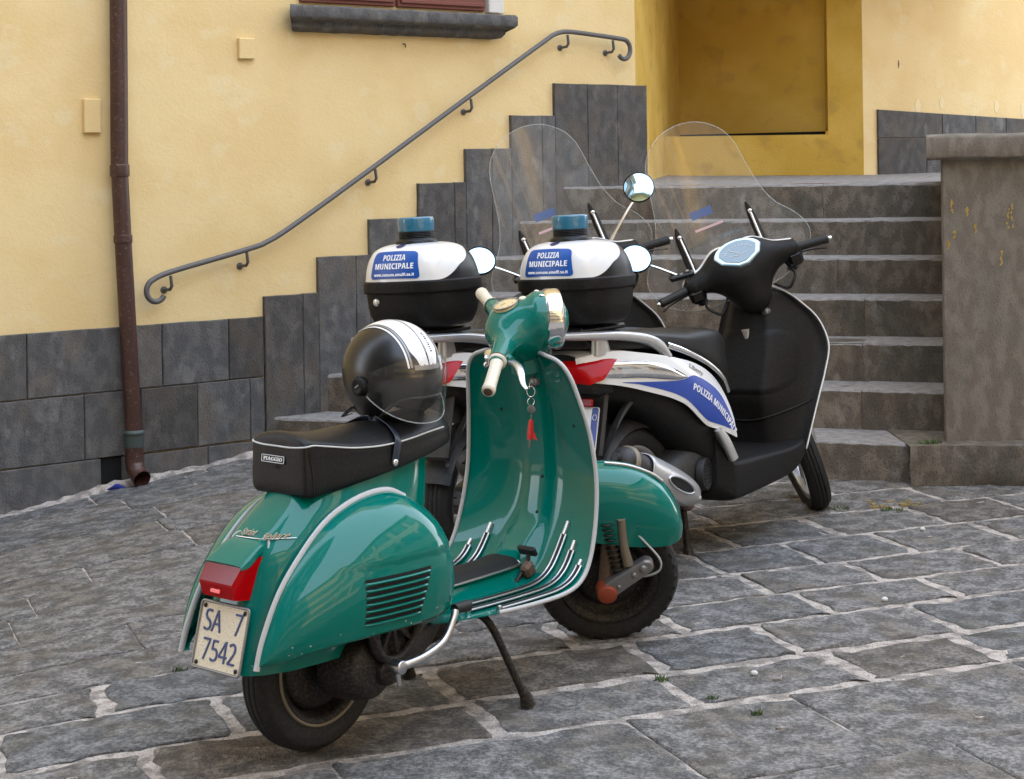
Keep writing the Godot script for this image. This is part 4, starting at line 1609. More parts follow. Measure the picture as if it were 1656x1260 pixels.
	g.tube(V3([0.21, 0.69, -0.118, 0.21, 0.752, -0.109, 0.215, 0.783, -0.055, 0.22, 0.790, 0.0, 0.215, 0.785, 0.055, 0.20, 0.758, 0.108, 0.19, 0.735, 0.1185, 0.178, 0.692, 0.119]), 0.0135, 8, 40, true, 0.17, Vector3(0, 0, 1))
	part("grab_strap", g, M.strap, seat)
	g = G.new()
	g.ball(Vector3(0.178, 0.696, 0.122), Vector3(0.009, 0.009, 0.004))
	part("strap_stud", g, M.chrome, seat)

	# tail lamp under a green hood
	g = G.new()
	var hood := []
	for q in [[-0.185, 0.562, 0.054, 0.018], [-0.225, 0.552, 0.063, 0.02], [-0.262, 0.531, 0.067, 0.022], [-0.2885, 0.513, 0.065, 0.010]]:
		var r := PackedVector3Array()
		for j in 13:
			var a := PI * j / 12.0
			r.append(Vector3(q[0], q[1] - q[3] * (1.0 - pow(sin(a), 0.35)), q[2] * 1.02 * signf(cos(a)) * pow(absf(cos(a)), 0.45)))
		hood.append(r)
	g.sheet(G.dense(hood, 14, 25, false), 0.004, Vector3.UP)
	var tail := part("tail_lamp", g, paint, root)
	g = G.new()
	var prof := V2([-0.20, 0.530, -0.286, 0.509, -0.3125, 0.472, -0.3115, 0.466, -0.302, 0.434, -0.235, 0.424])
	var half_w := [0.067, 0.064, 0.058, 0.058, 0.055, 0.062]
	for s in [1.0, -1.0]:
		var face := PackedVector3Array()
		for i in 6:
			face.append(Vector3(prof[i].x, prof[i].y, half_w[i] * s))
		g.poly(face, Vector3(0, 0, s))
	for i in 6:
		var k := (i + 1) % 6
		if i == 1:
			continue
		var e := prof[k] - prof[i]
		g.poly(PackedVector3Array([Vector3(prof[i].x, prof[i].y, half_w[i]), Vector3(prof[k].x, prof[k].y, half_w[k]), Vector3(prof[k].x, prof[k].y, -half_w[k]), Vector3(prof[i].x, prof[i].y, -half_w[i])]), Vector3(-1, 0.3 if i < 3 else -0.4, 0))
	part("lamp_lens", g, M.red_lens, tail)
	g = G.new()
	g.poly(V3([-0.286, 0.509, 0.064, -0.3125, 0.472, 0.058, -0.3125, 0.472, -0.058, -0.286, 0.509, -0.064]), Vector3(-1, 0.6, 0))
	part("upper_lens", g, M.red_lens_dark, tail)
	g = G.new()
	g.plate(round_rect(0.034, 0.017, 0.002), Vector3(-0.3085, 0.4545, -0.004), Vector3(0, 0, 1), Vector3(-0.28, -0.96, 0).normalized() * -1.0, 0.003, 0.0006)
	part("reflector", g, M.red_reflector, tail)
	g = G.new()
	g.tube(V3([-0.235, 0.418, 0.064, -0.238, 0.455, 0.0705, -0.213, 0.52, 0.0715, -0.196, 0.556, 0.060, -0.190, 0.566, 0.034, -0.190, 0.567, 0.0, -0.190, 0.566, -0.034, -0.196, 0.556, -0.060, -0.213, 0.52, -0.0715, -0.238, 0.455, -0.0705]), 0.0042, 8, 60)
	part("gasket", g, M.trim_grey, tail)
	g = G.new()
	g.ball(Vector3(-0.232, 0.441, 0.0645), Vector3(0.005, 0.005, 0.003))
	part("lens_screw", g, M.chrome, tail)

	# number plate
	var py := Vector3(0.245, 0.97, 0).normalized()
	var px := Vector3(0, 0, 1)
	var po := Vector3(-0.297, 0.338, 0.0)
	g = G.new()
	g.plate(round_rect(0.166, 0.152, 0.008), po, px, py, 0.004, 0.001)
	var number := part("number_plate", g, M.plate_cream, root)
	g = G.new()
	var lp := PackedVector3Array()
	for p in round_rect(0.168, 0.154, 0.008):
		lp.append(po + px * p.x + py * p.y + px.cross(py) * 0.001)
	lp.append(lp[0]); lp.append(lp[1])
	g.tube(lp, 0.0034, 6)
	part("plate_frame", g, M.dull_metal, number)
	var nz := px.cross(py)
	g = G.new()
	for w in [["SA", -0.036, 0.034], ["7", 0.053, 0.036], ["7542", 0.002, -0.032]]:
		g.letters(w[0], sans, 0.050, 0.0022, func(p: Vector3) -> Vector3: return po + px * (p.x + w[1]) + py * (p.y + w[2]) + nz * (p.z + 0.001), 0.80)
	part("plate_characters", g, M.plate_ink, number)
	g = G.new()
	for q in [[-0.07, 0.066], [0.07, 0.066], [-0.07, -0.066], [0.07, -0.066]]:
		g.ball(po + px * q[0] + py * q[1] + nz * 0.001, Vector3(0.0055, 0.0055, 0.0045))
	part("plate_bolt", g, M.greasy_metal, number)

	# script on the tail
	g = G.new()
	var tail_at := func(z: float, up: float) -> Vector3:
		var y := 0.566 + up
		return Vector3(curve([0.45, -0.257, 0.52, -0.234, 0.56, -0.205, 0.60, -0.16, 0.635, -0.11], y) + 1.1 * z * z + (0.9 * maxf(z - 0.06, 0.0)), y, z)
	for w in [["Sprint", -0.004, 0.003, 0.78], ["Veloce", 0.072, 0.0, 0.78]]:
		g.letters(w[0], serif, 0.0135, 0.003, func(p: Vector3) -> Vector3:
			var q: Vector3 = tail_at.call(p.x + w[1] + p.y * 0.45, p.y * 0.9 + w[2])
			return q + Vector3(-0.9, 0.42, 0.15) * (p.z + 0.004), w[3])
	var under := PackedVector3Array()
	for i in 9:
		under.append(tail_at.call(lerpf(-0.042, 0.108, i / 8.0), -0.009 + 0.004 * (i / 8.0)) + Vector3(-0.9, 0.42, 0.15) * 0.004)
	g.tube(under, 0.0012, 5)
	part("script_badge", g, M.chrome, root)

	# leg shield and floor in one sheet
	var sh := [[0.24, 0.287, 0.185], [0.36, 0.2855, 0.228], [0.48, 0.282, 0.246], [0.60, 0.280, 0.253], [0.70, 0.283, 0.254], [0.765, 0.303, 0.254], [0.808, 0.35, 0.252], [0.842, 0.44, 0.247], [0.862, 0.56, 0.238], [0.853, 0.69, 0.224], [0.830, 0.79, 0.204], [0.811, 0.855, 0.187], [0.801, 0.893, 0.156], [0.797, 0.911, 0.105]]
	var ctrl := []
	for q in sh:
		var r := PackedVector3Array()
		var stand := smoothstep(0.30, 0.5, q[1])
		for j in 25:
			var v := j / 12.0 - 1.0
			var z: float = q[2] * v
			var x: float = q[0] + stand * 0.046 * (1.0 - pow(absf(v), 2.2)) - stand * 0.014 * exp(-pow(z / 0.05, 4.0))
			var y: float = q[1] + (1.0 - stand) * (0.052 * exp(-pow(z / 0.062, 6.0)) if q[0] < 0.9 else 0.0)
			r.append(Vector3(x, y, z))
		ctrl.append(r)
	var rows := G.dense(ctrl, 66, 49, false)
	g = G.new()
	g.sheet(rows, 0.003, Vector3(-0.8, 0.6, 0))
	var shield := part("leg_shield", g, paint, root)
	g = G.new()
	var border := PackedVector3Array()
	for i in range(8, 66, 2):
		border.append(rows[i][48])
	for j in range(44, 0, -6):
		border.append(rows[65][j])
	for i in range(65, 7, -2):
		border.append(rows[i][0])
	g.tube(border, 0.0062, 8, 150)
	part("edge_beading", g, M.trim_grey, shield)
	var sheet_at := func(row: float, z: float) -> Vector3:
		var i := clampi(int(row), 0, 64)
		var f := row - i
		var a: PackedVector3Array = rows[i]
		var b: PackedVector3Array = rows[i + 1]
		var va := clampf((z / absf(a[48].z) + 1.0) * 24.0, 0.0, 47.999)
		var vb := clampf((z / absf(b[48].z) + 1.0) * 24.0, 0.0, 47.999)
		var pa := a[int(va)].lerp(a[int(va) + 1], va - int(va))
		var pb := b[int(vb)].lerp(b[int(vb) + 1], vb - int(vb))
		return pa.lerp(pb, f)
	for s in [1.0, -1.0]:
		for k in 3:
			var z: float = s * [0.135, 0.182, 0.226][k]
			var last := 20.0
			while sheet_at.call(last, z).y < [0.395, 0.36, 0.328][k] - (0.03 if s < 0 else 0.0):
				last += 0.25
			var path := PackedVector3Array()
			for i in 15:
				path.append(sheet_at.call(lerpf(9.0 if k == 2 else 6.0, last, i / 14.0), z) + Vector3(-0.25, 0.7, 0) * 0.006)
			g = G.new()
			g.tube(path, 0.0085, 8, 44, true, 0.5, Vector3(0, 0, 1))
			var strip := part("floor_runner", g, M.rubber, shield)
			g = G.new()
			for e in [-0.0072, 0.0072]:
				var pp := PackedVector3Array()
				for p in path:
					pp.append(p + Vector3(-0.001, 0.0028, e))
				g.tube(pp, 0.0034, 6, 44)
			g.tube(PackedVector3Array([path[14], path[14] * 2.0 - path[13]]), 0.0105, 8, 0, true, 0.6, Vector3(0, 0, 1))
			g.tube(PackedVector3Array([path[0] * 1.3 - path[1] * 0.3, path[0]]), 0.0105, 8, 0, true, 0.6, Vector3(0, 0, 1))
			part("runner_rail", g, M.aluminium, strip)
	g = G.new()
	var mat_rows := []
	for i in 18:
		var x := lerpf(0.30, 0.735, i / 17.0)
		var r := PackedVector3Array()
		for j in 9:
			var z := lerpf(-0.058, 0.058, j / 8.0)
			r.append(Vector3(x, 0.339 + 0.006 * smoothstep(0.66, 0.735, x) - 0.016 * pow(absf(z) / 0.058, 6.0) + (0.0012 if j % 2 else 0.0), z))
		mat_rows.append(r)
	g.sheet(mat_rows, 0.006, Vector3.UP)
	var mat := part("tunnel_mat", g, M.rubber, shield)
	g = G.new()
	for s in [1.0, -1.0]:
		g.tube(V3([0.30, 0.321, 0.061 * s, 0.5, 0.321, 0.061 * s, 0.72, 0.325, 0.061 * s, 0.742, 0.334, 0.05 * s]), 0.0042, 6, 20)
	part("mat_trim", g, M.aluminium, mat)
	g = G.new()
	g.tube(V3([0.70, 0.285, 0.075, 0.745, 0.33, 0.08, 0.752, 0.356, 0.08]), 0.006, 8, 8)
	g.box(Vector3(0.75, 0.365, 0.078), Vector3(0.014, 0.03, 0.062), Basis(Vector3(0, 0, 1), 0.6), 0.004)
	part("brake_pedal", g, M.rubber, root)
	g = G.new()
	g.box(Vector3(0.742, 0.315, 0.085), Vector3(0.04, 0.04, 0.03), Basis(Vector3(0, 0, 1), 0.5), 0.008)
	part("pedal_hinge", g, M.rusty_metal, root)
	g = G.new()
	g.lathe([Vector2(0.0, 0.012), Vector2(0.011, 0.012), Vector2(0.0135, 0.008), Vector2(0.016, 0.0), Vector2(0.016, -0.004)], Vector3(0.853, 0.823, 0.03), Vector3(-1, 0.12, 0), 20)
	part("ignition_lock", g, M.dull_metal, root)
	g = G.new()
	for q in [[0.862, 0.60, 0.02], [0.858, 0.525, 0.02], [0.846, 0.72, -0.12], [0.85, 0.70, 0.15]]:
		g.ball(sheet_at.call(21.0 + (q[1] - 0.303) * 62.0, q[2]), Vector3(0.0045, 0.0045, 0.0045), Basis.IDENTITY, 8, 6)
	var bolts := part("shield_bolts", g, M.rubber, shield)
	bolts.set_meta("kind", "stuff")
	# steering column cover below the handlebar head
	g = G.new()
	g.tube(V3([0.865, 0.86, 0, 0.845, 0.93, 0, 0.835, 0.955, 0]), [0.058, 0.05, 0.05], 20, 8)
	part("column_collar", g, paint, root)

	# fender, front wheel and fork: all turn with the handlebar
	g = G.new()
	var fr := []
	for q in [[0.955, 0.43, 0.36, 0.05], [0.985, 0.505, 0.372, 0.078], [1.05, 0.556, 0.374, 0.094], [1.14, 0.578, 0.373, 0.101], [1.24, 0.571, 0.374, 0.101], [1.32, 0.530, 0.377, 0.09], [1.368, 0.475, 0.381, 0.068], [1.391, 0.425, 0.388, 0.038], [1.394, 0.405, 0.392, 0.012]]:
		var r := PackedVector3Array()
		for j in 17:
			var a := PI * j / 16.0
			r.append(Vector3(q[0], q[2] + (q[1] - q[2]) * pow(sin(a), 0.72), q[3] * signf(cos(a)) * pow(absf(cos(a)), 0.8)))
		fr.append(r)
	g.sheet(G.dense(fr, 44, 41, false), 0.003, Vector3.UP)
	g.move(steer)
	part("front_fender", g, paint, root)
	g = G.new()
	g.tube(V3([1.13, 0.582, 0, 1.2, 0.5815, 0, 1.27, 0.565, 0, 1.31, 0.543, 0]), 0.006, 8, 20, true, 0.6, Vector3(0, 0, 1))
	g.move(steer)
	part("fender_reflection", g, M.aluminium, root)  # bright strip added for the reflection along the fender top
	g = G.new()
	g.lathe([Vector2(0.138, -0.034), Vector2(0.148, -0.036), Vector2(0.13, -0.02), Vector2(0.128, 0.02), Vector2(0.138, 0.034), Vector2(0.149, 0.038), Vector2(0.146, 0.042), Vector2(0.134, 0.038), Vector2(0.122, 0.024), Vector2(0.112, 0.0), Vector2(0.09, 0.006), Vector2(0.088, 0.03), Vector2(0.06, 0.045), Vector2(0.0, 0.048)], Vector3(1.2, 0.214, 0), Vector3(0, 0, 1), 48)
	g.move(steer)
	var fw := part("front_wheel", g, M.greasy_metal, root)
	g = G.new(); tyre(g, Vector3(1.2, 0.214, 0), 0.214, 0.046, 0.146); g.move(steer)
	part("tyre", g, M.tyre, fw)
	g = G.new()
	for k in 34:
		# shoulder blocks of the tread
		var a := TAU * k / 34.0
		for s in [1.0, -1.0]:
			g.box(Vector3(1.2 + cos(a) * 0.2005, 0.214 + sin(a) * 0.2005, 0.0345 * s), Vector3(0.010, 0.016, 0.016), Basis(Vector3(0, 0, 1), a), 0.003)
	g.move(steer)
	part("tread_blocks", g, M.tyre, fw).set_meta("kind", "stuff")
	g = G.new()
	var coil := PackedVector3Array()
	for i in 121:
		var t := i / 120.0
		coil.append(Vector3(1.150, 0.44, 0.088).lerp(Vector3(1.212, 0.285, 0.092), t) + Vector3(cos(t * TAU * 10.0) * 0.019, 0.0, sin(t * TAU * 10.0) * 0.019))
	g.tube(coil, 0.0036, 6)
	g.move(steer)
	part("fork_spring", g, M.greasy_metal, root)
	g = G.new()
	g.tube(V3([1.150, 0.44, 0.088, 1.212, 0.285, 0.092]), 0.012, 10)
	g.tube(V3([1.165, 0.50, 0.06, 1.172, 0.36, 0.07, 1.183, 0.224, 0.085]), 0.022, 12, 8)
	g.move(steer)
	part("fork_leg", g, M.rusty_metal, root)
	g = G.new()
	g.tube(V3([1.19, 0.46, 0.098, 1.212, 0.375, 0.1, 1.236, 0.315, 0.102]), [0.013, 0.0135, 0.016], 12, 6)
	g.move(steer)
	part("damper", g, M.beige_metal, root)
	g = G.new()
	var link := PackedVector2Array()
	var la := Vector2(1.195, 0.236)
	var lb := Vector2(1.285, 0.326)
	for i in 13:
		var a := PI * i / 12.0 - PI * 0.25
		link.append(lb + Vector2.from_angle(a + PI * 0.0) * 0.0225)
	for i in 13:
		var a := PI * i / 12.0 + PI * 0.75
		link.append(la + Vector2.from_angle(a) * 0.026)
	g.plate(link, Vector3(0, 0, 0.128), Vector3.RIGHT, Vector3.UP, 0.03, 0.005)
	g.ball(Vector3(1.277, 0.32, 0.128), Vector3(0.013, 0.013, 0.008))
	g.ball(Vector3(1.254, 0.296, 0.128), Vector3(0.009, 0.009, 0.006))
	g.ball(Vector3(1.216, 0.252, 0.128), Vector3(0.007, 0.007, 0.005))
	g.move(steer)
	part("fork_link", g, M.dull_metal, root)
	g = G.new()
	g.lathe([Vector2(0.0, 0.012), Vector2(0.024, 0.011), Vector2(0.029, 0.006), Vector2(0.031, -0.01), Vector2(0.031, -0.04)], Vector3(1.186, 0.224, 0.128), Vector3(0, 0, 1), 24)
	g.move(steer)
	part("hub_cap", g, M.orange_cap, root)
	g = G.new()
	g.tube(V3([1.225, 0.43, 0.09, 1.265, 0.40, 0.1, 1.322, 0.35, 0.11, 1.328, 0.31, 0.11, 1.29, 0.28, 0.10, 1.25, 0.27, 0.08]), 0.0034, 6, 40)
	g.move(steer)
	part("brake_cable", g, M.trim_grey, root)

	# handlebar head
	var bl := Blend.new()
	bl.k = 0.075
	bl.bone(Vector3(0.792, 0.976, 0), Vector3(0.872, 1.013, 0.002), 0.040, 0.0825)
	bl.bone(Vector3(0.795, 0.968, 0.02), Vector3(0.75, 0.957, 0.185), 0.046, 0.0235)
	bl.bone(Vector3(0.795, 0.968, -0.02), Vector3(0.75, 0.957, -0.185), 0.046, 0.0235)
	bl.bone(Vector3(0.815, 0.965, 0), Vector3(0.838, 0.935, 0), 0.05, 0.046)
	g = G.new()
	bl.build(g, Vector3(0.69, 0.85, -0.225), Vector3(0.98, 1.12, 0.225), 0.0075)
	g.move(steer)
	var head := part("handlebar_head", g, paint, root)
	var outside := func(from: Vector3, way: Vector3) -> Vector3:
		while bl.dist(from) < 0.0:
			from += way * 0.001
		return from
	g = G.new()
	var hn := Vector3(0.984, 0.147, -0.10).normalized()
	var hc := Vector3(0.893, 1.0165, 0)
	g.lathe([Vector2(0.0805, -0.012), Vector2(0.0865, -0.004), Vector2(0.0868, 0.026), Vector2(0.085, 0.033), Vector2(0.079, 0.037), Vector2(0.075, 0.034)], hc, hn, 48)
	g.move(steer)
	part("lamp_rim", g, M.chrome, head)
	g = G.new()
	g.lathe([Vector2(0.0785, 0.032), Vector2(0.06, 0.043), Vector2(0.03, 0.050), Vector2(0.0, 0.052)], hc, hn, 36)
	g.move(steer)
	part("lamp_glass", g, M.clear_lens, head)
	g = G.new()
	g.lathe([Vector2(0.076, 0.035), Vector2(0.06, 0.01), Vector2(0.02, -0.01), Vector2(0.0, -0.012)], hc, hn, 32)
	g.move(steer)
	part("reflector_bowl", g, M.chrome, head)
	g = G.new()
	g.box(hc + Vector3(0.01, -0.092, 0.012), Vector3(0.03, 0.02, 0.02), Basis(Vector3(0, 0, 1), 0.15), 0.004)
	g.ball(hc + Vector3(0.006, -0.05, 0.073), Vector3(0.004, 0.004, 0.004))
	g.move(steer)
	part("rim_clip", g, M.dull_metal, head)
	g = G.new()
	var sn := Vector3(-0.46, 0.887, 0).normalized()
	var so := Vector3(0.800, 0.985, 0)
	while bl.dist(so) < 0.001:
		so += sn * 0.001
	g.lathe([Vector2(0.0, 0.004), Vector2(0.03, 0.0035), Vector2(0.036, 0.001), Vector2(0.037, -0.012)], so, sn, 36)
	g.move(Transform3D(Basis.IDENTITY, so) * Transform3D(Basis(Vector3(1, 0, 0), Vector3(0, 1, 0), Vector3(0, 0, 0.82)), Vector3.ZERO) * Transform3D(Basis.IDENTITY, -so))
	g.move(steer)
	var dial := part("speedometer", g, M.old_dial, head)
	g = G.new()
	var ring := PackedVector3Array()
	for i in 33:
		var a := TAU * i / 32.0
		ring.append(so + (Vector3(0.887, 0.46, 0) * cos(a) * 0.0365 + Vector3(0, 0, 1) * sin(a) * 0.030) + sn * 0.002)
	g.tube(ring, 0.0025, 6)
	for i in 9:
		var a := PI * 0.2 + PI * 1.6 * i / 8.0
		var e := Vector3(0.887, 0.46, 0) * cos(a) + Vector3(0, 0, 0.82) * sin(a)
		g.tube(PackedVector3Array([so + e * 0.024 + sn * 0.0042, so + e * 0.03 + sn * 0.0036]), 0.0007, 4)
	g.tube(PackedVector3Array([so + sn * 0.005, so + Vector3(-0.014, -0.006, 0.008) + sn * 0.005]), 0.0009, 4)
	g.move(steer)
	part("dial_ring", g, M.dull_metal, dial)
	g = G.new()
	g.lathe([Vector2(0.0, 0.004), Vector2(0.008, 0.004), Vector2(0.011, 0.002), Vector2(0.0115, -0.006)], outside.call(Vector3(0.835, 1.0, -0.008), Vector3(-0.30, 0.95, 0)), Vector3(-0.30, 0.95, 0), 20)
	g.move(steer)
	part("warning_lamp", g, M.cream_plastic, head)
	g = G.new()
	for q in [[0.862, -0.028], [0.872, 0.010]]:
		g.ball(outside.call(Vector3(q[0], 1.01, q[1]), Vector3(-0.1, 1, q[1] * 8.0).normalized()), Vector3(0.008, 0.004, 0.006))
	g.move(steer)
	part("head_screw", g, M.chrome, head)
	for s in [1.0, -1.0]:
		var a := Vector3(0.752, 0.957, 0.18 * s)
		var b := Vector3(0.724, 0.926 + (0.01 if s < 0 else 0.0), 0.325 * s)
		g = G.new()
		var d := (b - a).normalized()
		g.lathe([Vector2(0.0, 0.151), Vector2(0.013, 0.151), Vector2(0.0185, 0.147), Vector2(0.0195, 0.14), Vector2(0.0175, 0.12), Vector2(0.0172, 0.03), Vector2(0.019, 0.022), Vector2(0.019, 0.016), Vector2(0.0255, 0.014), Vector2(0.0262, 0.007), Vector2(0.024, 0.004), Vector2(0.02, 0.0)], a, d, 24)
		g.move(steer)
		var grip := part("grip", g, M.cream_plastic, head)
		g = G.new()
		g.lathe([Vector2(0.0, 0.153), Vector2(0.006, 0.1528), Vector2(0.0125, 0.1512)], a, d, 20)
		g.move(steer)
		part("grip_end", g, M.rusty_metal, grip)
		g = G.new()
		g.lathe([Vector2(0.0268, 0.002), Vector2(0.0268, 0.005), Vector2(0.022, 0.006)], a, d, 24)
		g.move(steer)
		part("grip_ring", g, M.rusty_metal, grip)
		g = G.new()
		g.tube(V3([0.775, 0.952, 0.165 * s, 0.795, 0.955, 0.185 * s, 0.806, 0.960, 0.215 * s, 0.812, 0.957, 0.25 * s, 0.818, 0.945, 0.285 * s, 0.828, 0.94, 0.31 * s]), [0.012, 0.014, 0.013, 0.011, 0.0075, 0.005], 10, 28, true, 0.5)
		g.move(steer)
		part("lever", g, M.aluminium, head, "brake lever" if s > 0 else "clutch lever")
		g = G.new()
		g.tube(V3([0.765, 0.955, 0.14 * s, 0.79, 0.955, 0.175 * s]), [0.018, 0.013], 12)
		g.move(steer)
		part("lever_mount", g, paint, head)
	g = G.new()
	g.box(Vector3(0.735, 0.942, 0.135), Vector3(0.03, 0.032, 0.045), Basis(Vector3(0, 0, 1), 0.4), 0.007)
	g.ball(Vector3(0.727, 0.92, 0.142), Vector3(0.009, 0.009, 0.009))
	g.move(steer)
	part("light_switch", g, M.chrome, head)

	# kick start lever and centre stand
	g = G.new()
	g.tube(V3([0.045, 0.232, 0.17, 0.04, 0.235, 0.235, 0.055, 0.237, 0.258, 0.12, 0.246, 0.268, 0.185, 0.27, 0.272, 0.222, 0.318, 0.272, 0.232, 0.335, 0.268]), [0.010, 0.012, 0.0115, 0.0105, 0.0095, 0.009, 0.010], 12, 36)
	g.lathe([Vector2(0.0, 0.02), Vector2(0.015, 0.02), Vector2(0.017, 0.016), Vector2(0.017, -0.012), Vector2(0.0, -0.012)], Vector3(0.035, 0.238, 0.255), Vector3(0, 0, 1), 20)
	g.lathe([Vector2(0.0, 0.03), Vector2(0.006, 0.03), Vector2(0.006, 0.0)], Vector3(0.035, 0.222, 0.256), Vector3(0.2, -1, 0), 12)
	part("kick_lever", g, M.aluminium, root)
	g = G.new()
	g.tube(V3([0.236, 0.336, 0.262, 0.29, 0.335, 0.262]), [0.013, 0.0145], 14)
	part("kick_rubber", g, M.rubber, root)
	for s in [1.0, -1.0]:
		g = G.new()
		g.tube(V3([0.47, 0.262, 0.05 * s, 0.475, 0.257, 0.12 * s, 0.488, 0.225, 0.165 * s, 0.53, 0.115, 0.195 * s, 0.566, 0.022, 0.215 * s]), 0.0105, 12, 24)
		var leg := part("stand_leg", g, M.greasy_metal, root)
		g = G.new()
		g.tube(V3([0.556, 0.05, 0.21 * s, 0.567, 0.028, 0.216 * s, 0.574, 0.004, 0.219 * s]), [0.013, 0.017, 0.022], 12, 6)
		part("stand_foot", g, M.greasy_metal, leg)

	# bunch of keys hanging from the lock
	var keys := thing("key_ring", "key ring with a red fob hanging from the lock of the green scooter", "key ring", root.transform * Transform3D(Basis.IDENTITY, Vector3(0.838, 0.815, 0.03)))
	g = G.new()
	for q in [[-0.018, 0.015, 0.0], [-0.047, 0.011, 1.2]]:
		var loop := PackedVector3Array()
		for i in 25:
			var a := TAU * i / 24.0
			loop.append(Vector3(-0.004 + sin(q[2]) * cos(a) * q[1], q[0] + sin(a) * q[1], cos(q[2]) * cos(a) * q[1]))
		g.tube(loop, 0.0016, 6)
	g.box(Vector3(0.0, -0.002, 0.0), Vector3(0.022, 0.016, 0.002), Basis.IDENTITY, 0.0008)
	part("ring", g, M.chrome, keys)
	g = G.new()
	g.lathe([Vector2(0.0, 0.002), Vector2(0.011, 0.002), Vector2(0.0125, 0.0), Vector2(0.011, -0.002), Vector2(0.0, -0.002)], Vector3(-0.006, -0.068, 0.003), Vector3(-1, 0, 0.5), 20)
	part("medal", g, M.dull_metal, keys)
	g = G.new()
	g.tube(V3([-0.006, -0.082, 0.003, -0.006, -0.098, 0.001]), 0.002, 6)
	g.tube(V3([-0.008, -0.155, -0.002, -0.008, -0.178, -0.004]), [0.0045, 0.003], 8)
	part("clasp", g, M.dull_metal, keys)
	g = G.new()
	g.loft([super_ring(Vector3(-0.006, -0.097, 0.0), Vector3(0.003, 0, 0), Vector3(0, 0, 0.004), 3.0, 16), super_ring(Vector3(-0.006, -0.108, 0.0), Vector3(0.004, 0, 0), Vector3(0, 0, 0.0085), 3.0, 16), super_ring(Vector3(-0.007, -0.14, -0.003), Vector3(0.004, 0, 0), Vector3(0, 0, 0.0095), 3.0, 16), super_ring(Vector3(-0.008, -0.156, -0.005), Vector3(0.003, 0, 0), Vector3(0, 0, 0.0065), 3.0, 16)], 16, 20, true, true, true)
	g.plate(V2([0.0, -0.012, 0.017, -0.018, 0.0, 0.012]), Vector3(-0.007, -0.138, 0.006), Vector3(0, 0, 1), Vector3.UP, 0.003)
	part("fob", g, M.red_plastic, keys)


